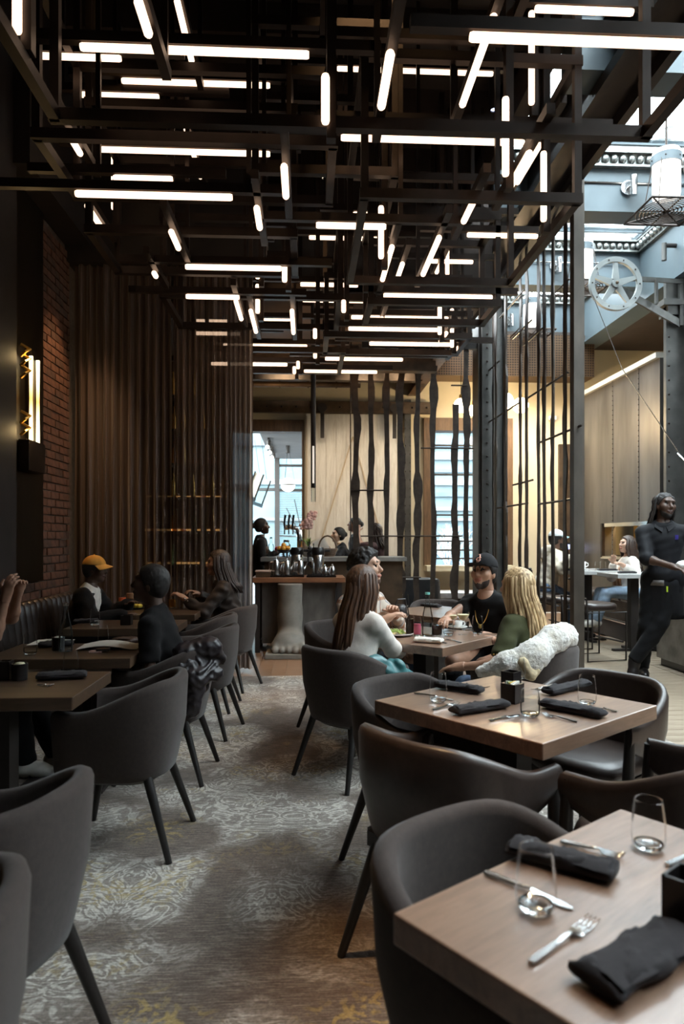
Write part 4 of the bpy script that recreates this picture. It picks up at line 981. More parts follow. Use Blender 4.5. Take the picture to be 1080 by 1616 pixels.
def person(label, x, y, face, H=1.70, seat=None, tone='light', lean=12, side=0, twist=0, head=(0, 0, 0), wR=None, wL=None, pR=(.6, -.5, -.6), pL=(-.6, -.5, -.6),
           aR=None, aL=None, kR=None, kL=None, toe=None, top=None, sleeve=1.0, trousers=None, shoes=None, hair=None, hairc=None, beard=None, vox=.014, female=False, curl=.5, wrk=.004, puff=.013, group='people seated in the restaurant', toe_down=None, hipx=0.0, neck_open=.06, hand_n=None, kp=None):
    T = thing('person', label, 'person', (x, y, .004), face, group); s = H/1.72; rz = Matrix.Rotation(-face, 3, 'Z')
    def loc(p):
        q = rz @ (Vector(p)-Vector((x, y, .004))); return V3(*q)
    up = nrm([math.sin(math.radians(side)), math.sin(math.radians(lean)), math.cos(math.radians(lean))]); rt = rot([1, 0, 0], [0, 0, 1], math.radians(twist)); rt = nrm(rt-up*(rt@up)); fw = np.cross(up, rt)
    P = V3(hipx, 0, (seat+.055*s) if seat else .93*s); wS = (.155 if female else .18)*s
    Ch = P+up*.33*s; N = P+up*.50*s+fw*.005; shs = {1: N-up*.085*s+rt*wS, -1: N-up*.085*s-rt*wS}
    yaw, pit, rol = [math.radians(a) for a in head]
    hu = nrm(up*.45+V3(0, 0, .55)); hf = nrm(V3(0, 1, 0)-hu*hu[1]); hf = rot(hf, hu, yaw); hr = np.cross(hf, hu); hf = rot(hf, hr, -pit); hu = rot(hu, hr, -pit); hu = rot(hu, hf, rol); hr = np.cross(hf, hu)
    Hc = N+up*.055*s+hu*.115*s+hf*.025*s; RH = np.stack([hr, hf, hu], 1)
    tor = [ell(P+V3(0, 0, .01), (.165*s, .125*s, .115*s), 0, .05), cap(P+up*.05*s, P+up*.2*s, .118*s, .112*s, 0, .06), ell(P+up*.19*s, (.135*s, .098*s, .13*s), 0, .05, np.stack([rt, fw, up], 1)),
           ell(Ch+fw*.01, ((.150 if female else .168)*s, .108*s, .155*s), 0, .05, np.stack([rt, fw, up], 1)), cap(shs[1]-rt*.03+up*.012, N-up*.03, .048*s, .055*s, 0, .05), cap(shs[-1]+rt*.03+up*.012, N-up*.03, .048*s, .055*s, 0, .05), cap(N-up*.05, Hc-hu*.05*s-hf*.02*s, .058*s, .052*s, 0, .03)]
    if female: tor += [ell(Ch+fw*.085*s+rt*q*.065*s-up*.01, (.062*s, .06*s, .062*s), 0, .04) for q in (1, -1)]
    # arms
    arms = {}; hands = []
    for q, w_, pole, a_ in ((1, wR, pR, aR), (-1, wL, pL, aL)):
        Sx = shs[q]; tw = loc(w_) if w_ is not None else (V3(*a_) if a_ is not None else P+V3(q*.16, .30, .10))
        E, W = ik(Sx, tw, .285*s, .255*s, pole if w_ is not None or a_ is not None else (q*.5, -.5, -.7)); arms[q] = (Sx, E, W)
    armp = {q: [cap(a[0], a[1], .047*s, .038*s, 0, .025), cap(a[1], a[2], .040*s, .026*s, 0, .015), ell(a[1]+(a[2]-a[1])*.25, (.042*s, .042*s, .042*s), 0, .02)] for q, a in arms.items()}
    for q, a in arms.items():
        hp = []; d = nrm(a[2]-a[1]); n = V3(0, 0, -1) if abs(d[2]) < .8 else V3(-q, .3, 0)
        if hand_n is not None and hand_n.get(q) is not None: n = V3(*hand_n[q])
        hand(hp, a[2], d, n, V3(-q, .3, .4), curl, s*.97); hands.append((q, a[2]+d*.07*s, hp))
    # legs
    legp = {}; feet = {}
    for q, k_, in ((1, kR), (-1, kL)):
        hip = P+V3(q*.095*s, 0, -.02)
        if k_ is None: k_ = (q*.14+hipx, .46*s, .085) if seat else (q*.10+hipx, 0, .085)
        an = V3(*k_); pole = (q*.05, 1, .9) if seat else (q*.1, 1, .05)
        pole = (kp or {}).get(q, pole); kn, an = ik(hip, an, .43*s, .42*s, pole); legp[q] = (hip, kn, an); td = V3(*(toe or {}).get(q, (q*.15, 1, -.0))); feet[q] = (an, nrm(td))
    lp = {q: [cap(l[0], l[1], .088*s, .058*s, 0, .04), cap(l[1], l[2], .056*s, .036*s, 0, .02), ell(l[1]+(l[2]-l[1])*.3-V3(0, .012, 0), (.055*s, .058*s, .09*s), 0, .03)] for q, l in legp.items()}
    fp = {q: [cap(a-V3(0, 0, .035)-t*.03, a-V3(0, 0, .04)+t*.10*s, .042*s, .036*s, 0, .02), cap(a-V3(0, 0, .045)+t*.08*s, a-V3(0, 0, .052)+t*.165*s, .036*s, .028*s, 0, .02), cap(a, a-V3(0, 0, .03), .04*s, .042*s, 0, .02)] for q, (a, t) in feet.items()}
    # head
    c = Hc; f, r_, u = hf*s, hr*s, hu*s
    hd = [ell(c+u*.025-f*.012, (.076*s, .097*s, .092*s), 0, .03, RH), ell(c+f*.028-u*.045, (.058*s, .064*s, .076*s), 0, .03, RH), cap(c+f*.070-u*.098, c+f*.066-u*.092, .020*s, .022*s, 0, .03),
          cap(c+f*.086+u*.012, c+f*.110-u*.026, .009*s, .0135*s, 0, .012), ell(c+f*.100-u*.034, (.019*s, .012*s, .009*s), 0, .010, RH), cap(c+f*.080+u*.032-r_*.036, c+f*.080+u*.032+r_*.036, .013*s, .013*s, 0, .02)]
    for q in (1, -1):
        hd += [ell(c+r_*q*.074-f*.008-u*.012, (.010*s, .020*s, .032*s), 0, .010, RH), ell(c+r_*q*.045+f*.062-u*.022, (.026*s, .026*s, .026*s), 0, .03, RH),
               ell(c+r_*q*.031+f*.083+u*.012, (.0095*s, .006*s, .0036*s), 2, .003, RH), ell(c+r_*q*.031+f*.0885+u*.012, (.0042*s, .0030*s, .0038*s), 2, .003, RH), cap(c+r_*q*.016+f*.091+u*.032, c+r_*q*.047+f*.080+u*.034, .0055*s, .004*s, 3, .004)]
    hd += [cap(c-r_*.021+f*.090-u*.063, c+r_*.021+f*.090-u*.063, .0072*s, .0072*s, 1, .006), cap(c-r_*.012+f*.094-u*.066, c+r_*.012+f*.094-u*.066, .0075*s, .0075*s, 1, .006)]
    neckcut = c-hu*.12*s
    body = tor+armp[1]+armp[-1]+lp[1]+lp[-1]+fp[1]+fp[-1]
    parts = [(body+hd[:2], vox, dict(post=lambda F, X, Y, Z: np.maximum(F, -np.maximum(-((X-neckcut[0])*hu[0]+(Y-neckcut[1])*hu[1]+(Z-neckcut[2])*hu[2]), np.sqrt((X-c[0])**2+(Y-c[1])**2+(Z-c[2])**2)-.155*s)))), (hd+tor[-2:], .0065 if vox < .018 else .009, dict(lo=c-.15*s, hi=c+.15*s, cuts=[(neckcut-hu*.012, -hu)]))]
    for q, hc, hp in hands: parts.append((hp+armp[q][1:2], .0055 if vox < .018 else .008, dict(lo=hc-.13*s, hi=hc+.13*s, cuts=[(hc-nrm(arms[q][2]-arms[q][1])*.10*s, -nrm(arms[q][2]-arms[q][1]))])))
    sk = skin(tone); blob('body', parts, sk, T)
    # clothes
    if top:
        m, nm = top; pr = tor[:6]+[cap(N-up*.06, N-up*.02+hu*0, .066*s, .060*s, 0, .04)]
        for q, a in arms.items():
            if sleeve <= .5:
                e = a[0]+(a[1]-a[0])*sleeve*2; pr += [cap(a[0], a[1], .052*s, .048*s, 0, .03, cut=(e, nrm(a[1]-a[0])))]
            else:
                e = a[1]+(a[2]-a[1])*min(1, (sleeve-.5)*2); pr += [cap(a[0], a[1], .051*s, .043*s, 0, .03), cap(a[1], a[2], .042*s, .031*s, 0, .02, cut=(e, nrm(a[2]-a[1]))), ell(a[1], (.045*s,)*3, 0, .02)]
        hem = P+up*(-.02 if seat else -.07)*s
        blob(nm, [(pr, vox, dict(infl=puff*s, noise=wrinkle(wrk, 42, x*3), cuts=[(hem-up*.02, -up), (N+up*.012-fw*.0+hu*.02*s, nrm(up*.9+fw*neck_open*6))]))], m, T)
    if trousers:
        pr = [tor[0]]+[p for q in (1, -1) for p in lp[q][:3]]
        for q in (1, -1):
            l = legp[q]; pr.append(cap(l[1], l[2], .062*s, .050*s, 0, .02, cut=(l[2], nrm(l[2]-l[1]))))
        blob('trousers', [(pr, vox, dict(infl=.013, noise=wrinkle(.004, 36, y), cuts=[(P+up*.11*s, up), (legp[1][2], nrm(legp[1][2]-legp[1][1])) if not seat and not toe_down else (V3(0, 0, .03), V3(0, 0, -1))]))], trousers, T)
    for q in (1, -1):
        sh = blob('shoe', [(fp[q], .010 if vox < .018 else .014, dict(infl=.010, cuts=[(V3(0, 0, .004 if not (toe_down and q == toe_down) else -.2), V3(0, 0, -1))]))], shoes or M_BLK, T)
    info = dict(T=T, P=P, N=N, Ch=Ch, c=c, f=f, r=r_, u=u, s=s, RH=RH, up=up, fw=fw, rt=rt, arms=arms, legs=legp, hd=hd, tor=tor, shs=shs)
    if hair: hair_on(info, hair, hairc, vox)
    if beard:
        pr = [ell(c+f*.028-u*.050, (.0605*s, .0665*s, .076*s), 0, .02, RH), cap(c+f*.072-u*.104, c+f*.068-u*.112, .022*s, .021*s, 0, .02)]
        blob('beard', [(pr, .0065, dict(noise=wrinkle(.0015, 300), cuts=[(c-u*.072+f*.07, nrm(hu*.86+hf*.5)), (c+f*.005, -hf)]))], beard, T)
    return info
def hr_c(r_, f, u, a, e): return r_*math.cos(a)*math.cos(e)*.096+f*math.sin(a)*math.cos(e)*.118+u*math.sin(e)*.112
def hair_on(i, kind, m, vox):
    c, f, r_, u, s, RH, T = [i[k] for k in ('c', 'f', 'r', 'u', 's', 'RH', 'T')]; hf, hu = nrm(f), nrm(u); v_ = .008 if vox < .018 else .011; rr = random.Random(int(abs(c[0]*1e4))+3)
    big = {'short': .010, 'curly': .026, 'long': .016, 'bun': .012, 'bob': .018, 'dread': .006, 'wavy': .020}[kind]
    sk = [ell(c+u*.025-f*.014, ((.077*s+big), .097*s+big, .092*s+big), 0, .02, RH), ell(c-f*.05-u*.03, (.066*s+big*.5, .05*s+big*.5, .06*s), 0, .03, RH)]
    if kind == 'curly':
        for k in range(110):
            a, e = rr.uniform(0, 6.283), rr.uniform(-.25, 1.45); p = c+u*.025-f*.014+hr_c(r_, f, u, a, e)
            sk.append(ell(p, (.019*s,)*3, 0, .006))
    nz = {'curly': lambda X, Y, Z: .007*np.sin(170*X+3*np.sin(90*Y))*np.sin(150*Y+3*np.sin(110*Z))*np.sin(160*Z+3*np.sin(80*X)), 'short': wrinkle(.0015, 320), 'dread': wrinkle(.004, 190), 'wavy': wrinkle(.006, 110)}.get(kind, wrinkle(.002, 200))
    hb = blob('hair', [(sk, v_, dict(noise=nz, cuts=[(c+f*.062+u*.060, nrm(hf*.80-hu*.50)), (c-u*.085, -hu)]))], m, T)
    if kind in ('long', 'bob', 'dread', 'wavy'):
        n = {'long': 120, 'bob': 130, 'dread': 44, 'wavy': 80}[kind]; L = {'long': .47, 'bob': .24, 'dread': .25, 'wavy': .24}[kind]*s; b = MB()
        hR = nrm(r_); bk = -nrm(np.array([hf[0], hf[1], 0])); z = V3(0, 0, 1); amax = {'long': 118, 'bob': 115, 'dread': 100, 'wavy': 112}[kind]
        for k in range(n):
            a = math.radians(rr.uniform(-amax, amax)); d = bk*math.cos(a)+hR*math.sin(a); w_ = rr.uniform(.88, 1.06)
            p0 = c+u*.108+d*.03*s+f*.015*rr.uniform(-1, 1); p1 = c+u*.06+bk*math.cos(a)*.106*s*w_+hR*math.sin(a)*.086*s*w_; p2 = c-u*.05+bk*math.cos(a)*.118*s*w_+hR*math.sin(a)*.092*s*w_
            ln = L*rr.uniform(.75, 1.05)*(1 if abs(a) < 1.6 else .8); out = bk*(.045+.05*max(0, math.cos(a)))*s
            p3 = c-u*.12-z*.06+out*.8+bk*math.cos(a)*.10*s*w_+hR*math.sin(a)*.105*s*w_; p4 = p2-z*ln+out+bk*.02+hR*math.sin(a)*.03*s+V3(rr.uniform(-1, 1), rr.uniform(-1, 1), 0)*.012
            wv = .012 if kind == 'wavy' else .005
            pm = (p3+p4)/2+V3(rr.uniform(-1, 1), rr.uniform(-1, 1), 0)*wv
            r0 = {'long': .012, 'bob': .010, 'dread': .0135, 'wavy': .014}[kind]
            ctl = [p0, p1, p2, p3, pm, p4]
            if kind == 'dread':
                pts = []; rad = []
                for j in range(5):
                    for q in range(4): pts.append(ctl[j]+(ctl[j+1]-ctl[j])*q/4+V3(rr.uniform(-1, 1), rr.uniform(-1, 1), rr.uniform(-1, 1))*.004); rad.append(r0*(1.25 if q % 2 else .8))
                b.tube(pts+[p4], rad+[r0*.7], 6)
            else: b.tube(ctl, [r0*.7, r0, r0*1.1, r0, r0*.85, r0*.25], 6)
        o = b.build('hair_locks', m, hb, smooth=2); o['kind'] = 'stuff'
    if kind == 'bun':
        blob('hair_bun', [([ell(c-f*.115+u*.02, (.045*s, .04*s, .045*s), 0, .02)], v_, dict(noise=wrinkle(.003, 200)))], m, T)
def ball_cap(i, m, brimc, fitted=False, back=False):
    c, f, r_, u, s, RH, T = [i[k] for k in ('c', 'f', 'r', 'u', 's', 'RH', 'T')]; hf, hu, hr = nrm(f), nrm(u), nrm(r_)
    cc = c+u*.040-f*.008; top = .108 if fitted else .098
    cr = blob('crown', [([ell(cc, (.090*s, .112*s, top*s), 0, .02, RH)], .0065, dict(cuts=[(c+u*.042, -nrm(hu+hf*.05))]))], m, T)
    b = MB(); sg = -1 if back else 1; rows = []
    for zt in (0, 1):
        for k in range(7):
            rho = k/6; row = []
            for j in range(15):
                a = math.radians(-72+144*j/14); ex = math.cos(a*.9)**.6
                p = cc+hr*math.sin(a)*(.088+.012*rho)*s+hf*sg*(math.cos(a)*.108+.075*rho*ex)*s+hu*(.006-(.0 if fitted else .022)*rho-(.010+(.006 if fitted else .02)*rho)*abs(math.sin(a))**2+.004*zt)*s
                row.append(tuple(p))
            rows.append(row)
    b.strip(rows[:7]); b.strip(rows[7:]); b.build('brim', brimc, cr, smooth=2)
    MB().ball(cc+u*top, .008, 8).build('button', m, cr, smooth=2)
    return cc, hr, hf, hu, cr
# ------------------------------------------------------------------ torch-cut bar screens
def wavy_bar(L, w_, th, seed, plane='x'):
    """flat bar with torch-cut edges, standing along Z; plane: direction of its width."""
    r = random.Random(seed); n = int(L/.16); lf, rg = [], []; kl = kr = 0
    for i in range(n+1):
        if i % 3 == 0: kl, kr = r.uniform(-.35, .45), r.uniform(-.35, .45)
        t = (i % 3)/3; lf.append(w_*(.33+.75*max(0, kl)*math.sin(math.pi*t)+.16*kl)); rg.append(w_*(.33+.75*max(0, kr)*math.sin(math.pi*t)+.16*kr))
    b = MB(); rows = []
    for i in range(n+1):
        z = L*i/n; sh = .02*math.sin(i*.5+seed)*w_*4
        q = [(-lf[i]+sh, -th/2), (rg[i]+sh, -th/2), (rg[i]+sh, th/2), (-lf[i]+sh, th/2)]
        rows.append([(x, y, z) if plane == 'x' else (y, x, z) for x, y in q])
    b.strip(rows, closed_u=True); k = len(b.v); b.f += [(3, 2, 1, 0), (k-4, k-3, k-2, k-1)]; b.m += [0, 0]; return b
scr = thing('bar_screen', 'openwork screen of torch cut flat steel bars facing the room before the barn door', 'screen', (1.70, 10.7, 0))
for k, u in enumerate((562, 586, 612, 634, 661, 686, 722, 740)):
    x = at(u, 800, 10.66).x; wavy_bar(4.40 if k != 6 else 3.5, .115 if k % 3 else .135, .012, 11+k).build('flat_bar', M_IRON, scr, loc=(x-1.70, 0, 0))
for (u0, u1, v) in ((555, 613, 773), (667, 753, 705), (570, 735, 846), (590, 667, 912), (716, 742, 604)):
    p, q = at(u0, v, 10.6), at(u1, v, 10.6); MB().tube([(p.x-1.7, -.02, p.z), (q.x-1.7, -.02, p.z)], .012, 8).build('cross_rod', M_IRON, scr, smooth=True)
p = at(554, 800, 10.66); MB().tube([(p.x-1.7, 0, 0), (p.x-1.7, 0, 4.4)], .010, 6).build('thin_rod', M_IRON, scr, smooth=True)
MB().box2((-.85, -.04, 4.36), (1.1, .04, 4.46)).build('top_rail', M_STEELD, scr)
MB().box2((-.85, -.05, 0), (1.0, .05, .02)).build('floor_rail', M_STEELD, scr)
scs = thing('bar_screen', 'tall openwork screen of torch cut bars between the riveted column and the near post', 'screen', (2.81, 8.8, 0))
ys = []
for k, u in enumerate((776, 785, 796, 800, 818, 834, 846.5, 862, 869, 895, 901, 908)):
    kx = (u-540)/FOC; D = 2.81/(kx*CA+SA); y = -kx*SA*D+CA*D; ys.append(y)
    wavy_bar(5.14, .115, .014, 31+k, 'y').build('flat_bar', M_IRON, scs, loc=(-.02 if k % 2 else .03, y-8.8, 0))
for (u0, v0, u1, v1) in ((756, 593, 788, 575), (767, 668, 818, 637), (830, 625, 895, 593), (849, 697, 918, 673), (809, 765, 840, 758), (785, 800, 832, 796), (849, 795, 912, 787), (788, 499, 827, 460), (808, 531, 838, 509), (826, 543, 857, 518), (898, 938, 912, 947), (897, 913, 908, 915)):
    P2 = []
    for u, v in ((u0, v0), (u1, v1)):
        kx = (u-540)/FOC; D = 2.80/(kx*CA+SA); P2.append(at(u, v, D))
    z = (P2[0].z+P2[1].z)/2; MB().tube([(0, P2[0].y-8.8, z), (0, P2[1].y-8.8, z)], .013, 8).build('cross_rod', M_IRON, scs, smooth=True)
MB().box2((-.06, -1.7, 5.1), (.06, 1.8, 5.14)).build('top_rail', M_STEELD, scs)

# ------------------------------------------------------------------ barn door and its rail
bd = thing('barn_door', 'large whitewashed timber sliding barn door with chevron battens on the back wall', 'door', (.83, 12.88, 0))
for k in range(9): MB().box2((-.86+k*.191, 0, .06), (-.86+k*.191+.187, .05, 3.72)).build('plank', M_DOOR, bd)
M_BATT = wood('tan_batten', (.42, .33, .22), (.56, .46, .33), 1, .6, 0, 2)
for (p, q) in (((-.80, .6), (.02, 3.3)), ((.02, 3.3), (.80, .6)), ((-.84, .1), (-.84, 3.68))):
    MB().beam((p[0], -.012, p[1]), (q[0], -.012, q[1]), .024, .02, up=(0, 1, 0)).build('batten', M_BATT, bd)
rl = thing('door_rail', 'riveted brown steel track with roller hangers above the barn door', 'rail', (.4, 12.82, 3.84))
MB().box2((-2.1, -.03, -.11), (2.0, .05, .11)).build('track', M_RUST, rl, bevel=.006)
for x in (-2.1, 1.9): MB().box2((x, .05, -.06), (x+.06, .18, .06)).build('wall_bracket', M_STEELD, rl)
for k in range(15): MB().ball((-1.95+k*.27, -.035, 0), .022, 8).build('rivet', M_STEEL, rl)
for x in (-.12, 1.22):
    h = MB().box2((x-.035, -.075, -.58), (x+.035, -.045, .04)); hs = h.build('hanger_strap', M_STEELD, rl)
    b = MB(); b.lathe([(0, -.02), (.085, -.02), (.085, .02), (0, .02)], 16); b.v = [(a+x, z-.06, y-.02) for a, y, z in b.v]; b.build('roller', M_STEELD, hs, smooth=True)
st = MB().box2((-.06, -.03, 0), (.06, .0, 4.0)).box2((-.02, 0, 0), (.02, .12, 4.0)); tr_ = struct('trim_21', st, M_BLUED); tr_.location = (1.88, 12.86, 0)
b = MB()
for sx in (-.045, .045): rivet_line(b, sx, -.032, .1, 3.9, .16, .012)
o = b.build('rivet', M_STEEL, tr_); o['kind'] = 'stuff'

# ------------------------------------------------------------------ service counter with the giant stone foot
sx0, sx1, sy = -.68, .47, 8.50
sv = thing('service_counter', 'timber topped service counter with dark marble front and coffee pots on it', 'counter', ((sx0+sx1)/2, sy+.3, 0))
W2 = (sx1-sx0)/2
MB().box2((-W2, -.32, .86), (W2, .32, .92)).build('timber_top', wood('rust_timber', (.13, .05, .022), (.30, .13, .06), 1, .5, .1, 0), sv, bevel=.004)
for x in (-W2+.04, W2-.10):
    for y in (-.29, .25): MB().box2((x, y, 0), (x+.06, y+.05, .86)).build('leg', M_STEELD, sv)
MB().box2((-W2+.12, -.20, .10), (W2-.12, -.16, .86)).build('marble_panel', M_MARBLE, sv)
MB().box2((-W2+.1, -.15, .10), (W2-.1, .25, .14)).build('lower_shelf', M_STEELD, sv)
ft = thing('foot_sculpture', 'giant pale stone sculpture of a bare foot and ankle below the service counter', 'sculpture', (-.21, 8.36, 0))
fp_ = [cap((.0, .14, .86), (.0, .14, .45), .155, .14, 0, .06), cap((0, .14, .5), (0, .12, .22), .145, .15, 0, .06), ell((0, .0, .17), (.19, .20, .12), 0, .06), ell((-.02, -.08, .12), (.21, .14, .09), 0, .05)]
for k, (x, r) in enumerate(((-.165, .046), (-.085, .045), (-.005, .048), (.075, .052), (.165, .066))):
    fp_ += [cap((x*.85, -.12, .12), (x, -.20-.01*k, .09), r*.95, r, 0, .03), ell((x, -.225-.012*k, .085), (r*.95, r, r*.9), 0, .015)]
blob('foot', [(fp_, .012, dict(cuts=[(V3(0, 0, .05), V3(0, 0, -1)), (V3(0, 0, .85), V3(0, 0, 1))]))], M_PLASTER, ft)
MB().box2((-.28, -.33, 0), (.29, .08, .055)).build('plinth', M_PLASTER, ft, bevel=.006)
CT = .92
def on_counter(u, D=8.75): p = at(u, 850, D); return p.x, p.y
def tray(u0, u1, label, D=8.68):
    x0, y = on_counter(u0, D); x1, _ = on_counter(u1, D); t = thing('serving_tray', label, 'tray', ((x0+x1)/2, y, CT+.001), 0, 'black serving trays'); w_ = (x1-x0)/2
    MB().box2((-w_, -.15, 0), (w_, .15, .008)).build('base', M_BLK, t); 
    for a, c in (((-w_, -.15, 0), (w_, -.14, .022)), ((-w_, .14, 0), (w_, .15, .022)), ((-w_, -.15, 0), (-w_+.01, .15, .022)), ((w_-.01, -.15, 0), (w_, .15, .022))): MB().box2(a, c).build('rim', M_BLK, t)
tray(407, 480, 'long black tray under the steel pitchers on the service counter'); tray(484, 530, 'black tray under the small teapots on the service counter')
TZ = CT+.010
def airpot(u, label, D=8.72, h=.36):
    x, y = on_counter(u, D); t = thing('coffee_airpot', label, 'coffee pot', (x, y, TZ), .2, 'coffee airpots')
    MB().lathe([(0, 0), (.075, 0), (.078, .02), (.078, h*.72), (.07, h*.76), (0, h*.76)], 24).build('steel_body', M_CHROME, t, smooth=True)
    MB().lathe([(.082, h*.74), (.086, h*.78), (.084, h*.92), (.07, h), (0, h)], 24).build('black_lid', M_BLK, t, smooth=True)
    MB().box((.11, 0, h*.88), (.09, .05, .035)).build('spout', M_BLK, t, bevel=.008)
    MB().tube([(-.08, .0, h*.9), (-.13, 0, h*.8), (-.125, 0, h*.4), (-.08, 0, h*.3)], .012, 8).build('handle', M_BLK, t, smooth=True)
airpot(469, 'steel coffee airpot with black pump lid behind the pitchers', 8.80); airpot(502, 'steel coffee airpot with black pump lid beside the small teapots')
def pitcher(u, label, h=.20, D=8.64, r=.055, spout=True):
    x, y = on_counter(u, D); t = thing('steel_pitcher', label, 'pitcher', (x, y, TZ), .3, 'steel pitchers on the counter')
    MB().lathe([(0, 0), (r*.92, 0), (r, .02), (r*.98, h*.5), (r*.72, h*.82), (r*.62, h*.90), (r*.5, h*.97), (0, h)], 22).build('body', M_CHROME, t, smooth=True)
    MB().ball((0, 0, h+.012), .012, 8).build('knob', M_CHROME, t, smooth=True)
    MB().tube([(-r*.7, 0, h*.86), (-r*1.6, 0, h*.8), (-r*1.55, 0, h*.35), (-r*.95, 0, h*.25)], .007, 6).build('handle', M_CHROME, t, smooth=True)
    if spout: MB().tube([(r*.9, 0, h*.35), (r*1.4, 0, h*.6), (r*1.8, 0, h*.9)], [.014, .011, .008], 8).build('spout', M_CHROME, t, smooth=True)
pitcher(436, 'tall steel pitcher nearest the bartender on the tray', .215); pitcher(453, 'tall steel pitcher second along the tray', .205); pitcher(474, 'tall steel pitcher before the black lidded airpot', .205)
pitcher(513, 'small steel teapot with spout on the second tray', .125, r=.042); pitcher(525, 'small steel creamer at the end of the second tray', .13, r=.04, spout=False)
x, y = on_counter(416, 8.62); t = thing('menu_box', 'low brown box with pale lid at the end of the service counter', 'box', (x, y, CT), 0)
MB().box2((-.09, -.1, 0), (.09, .1, .07)).build('box_body', M_RUST, t, bevel=.004); MB().box2((-.095, -.105, .07), (.095, .105, .085)).build('lid', mat('pale_pink_lid', (.5, .36, .30), .6), t)
# ------------------------------------------------------------------ bar counter behind
bar = thing('bar_counter', 'long dark bar counter with pale top behind the coffee pots', 'counter', (.1, 9.95, 0))
MB().box2((-.75, -.30, 1.08), (1.30, .30, 1.14)).build('bar_top', M_STONE, bar, bevel=.005); MB().box2((-.70, -.22, 0), (1.25, .22, 1.08)).build('bar_front', M_RUST, bar)
MB().box2((-.7, -.27, .18), (1.25, -.22, .22)).build('foot_rail', M_CHROME, bar)
def on_bar(u, D=10.0): p = at(u, 850, D); return p.x, p.y, 1.141
t = thing('beer_tap', 'curved chrome beer tower with black tap handles on the bar', 'beer tap', on_bar(466, 9.95))
MB().tube([(.06, 0, 0), (.06, 0, .30), (.03, 0, .40), (-.06, 0, .43), (-.16, 0, .41)], .034, 12).build('tower', M_CHROME, t, smooth=True)
for k in range(3):
    MB().tube([(-.03-.06*k, -.02, .40), (-.035-.06*k, -.05, .47), (-.02-.06*k, -.05, .60)], [.012, .014, .018], 8).build('tap_handle', M_BLK, t, smooth=True)
    MB().tube([(-.03-.06*k, -.03, .40), (-.03-.06*k, -.07, .38), (-.03-.06*k, -.075, .32)], .010, 8).build('spout', M_CHROME, t, smooth=True)
t = thing('potted_orchid', 'pink flowering orchid in a pale pot on the bar', 'plant', on_bar(487, 9.85))
MB().lathe([(0, 0), (.055, 0), (.072, .15), (.066, .15), (.06, .13), (0, .13)], 20).build('pot', M_WHITE, t, smooth=True)
MB().tube([(0, 0, .13), (.01, 0, .35), (-.01, 0, .62)], .006, 6).build('stem', mat('orchid_stem', (.10, .09, .03), .7), t, smooth=True)
orr = random.Random(6); M_PET = mat('pink_petal', (.80, .50, .44), .6, 0, .2, 20); M_LEAF = mat('orchid_leaf', (.16, .26, .04), .5)
for k in range(7):
    a = orr.uniform(0, 6.28); b = MB(); b.tube([(0, 0, .13), (.05*math.cos(a), .05*math.sin(a), .22), (.11*math.cos(a), .11*math.sin(a), .20+orr.uniform(-.04, .1))], [.008, .020, .003], 6, flat=.3); b.build('leaf', M_LEAF, t, smooth=True)
for k in range(16):
    c_ = (orr.uniform(-.11, .09), orr.uniform(-.06, .06), orr.uniform(.40, .62)); b = MB()
    for j in range(5):
        a = j*1.257+orr.random(); d = (math.cos(a)*.030, orr.uniform(-.01, .0), math.sin(a)*.030); b.ball((c_[0]+d[0], c_[1]+d[1], c_[2]+d[2]), .024, 6, sq=(1, .35, 1))
    b.build('flower', M_PET, [c for c in kids(t) if c.name.startswith('stem')][0], smooth=True)
t = thing('fruit_bowl', 'black footed bowl of oranges on the bar', 'bowl', on_bar(448, 9.8))
MB().lathe([(0, 0), (.05, 0), (.012, .02), (.012, .05), (.06, .06), (.11, .10), (.105, .10), (.06, .07), (0, .065)], 22).build('bowl', M_BLK, t, smooth=True)
for k, (dx, dy, dz) in enumerate(((-.06, -.02, .12), (.0, -.04, .12), (.06, -.02, .12), (-.03, .04, .12), (.04, .04, .12), (0, 0, .165))):
    tag(MB().ball((0, 0, 0), .036, 12).build('orange', mat('orange_peel', (.85, .40, .05), .5, 0, .1, 40, .2), smooth=2, loc=(on_bar(448, 9.8)[0]+dx, on_bar(448, 9.8)[1]+dy, 1.141+dz)), 'orange in the black footed bowl on the bar', 'fruit', 'oranges in the bar bowl')
x, y, z = on_bar(452, 10.1); t = thing('glass_jar', 'clear glass jar with lid on the bar behind the oranges', 'jar', (x, y, z))
MB().lathe([(0, 0), (.055, 0), (.06, .02), (.06, .17), (.04, .20), (.04, .22)], 18).build('jar', M_BOTTLE, t, smooth=2); MB().lathe([(.045, .21), (.045, .24), (0, .245)], 14).build('lid', M_CHROME, t, smooth=1)
for k, (u, h, r, m, lb) in enumerate(((476, .22, .026, M_AMB, 'amber bitters bottle on the bar beside the beer tower'), (489, .20, .03, M_BLK, 'black bottle on the bar before the orchid pot'), (428, .26, .04, M_BOTTLE, 'clear bottle beside the bartender'), (495, .17, .022, M_AMB2, 'small dark bottle on the bar between the airpots'))):
    x, y, z = on_bar(u, 9.75 if k else 9.85); t = thing('bar_bottle', lb, 'bottle', (x, y, z)); bottle_mb(h, r, r*.35).build('glass', m, t, smooth=1); MB().lathe([(r*.42, h), (r*.42, h+.02), (0, h+.02)], 10).build('stopper', M_BLK, t)
t = thing('pastry_basket', 'brown wicker basket with tall hoop handle on the bar', 'basket', on_bar(517, 10.0))
b = MB()
for k in range(7): b.tube([((.10+.008*k)*math.cos(a*.3142), (.07+.006*k)*math.sin(a*.3142), .012+k*.016) for a in range(20)], .010, 6, closed=True)
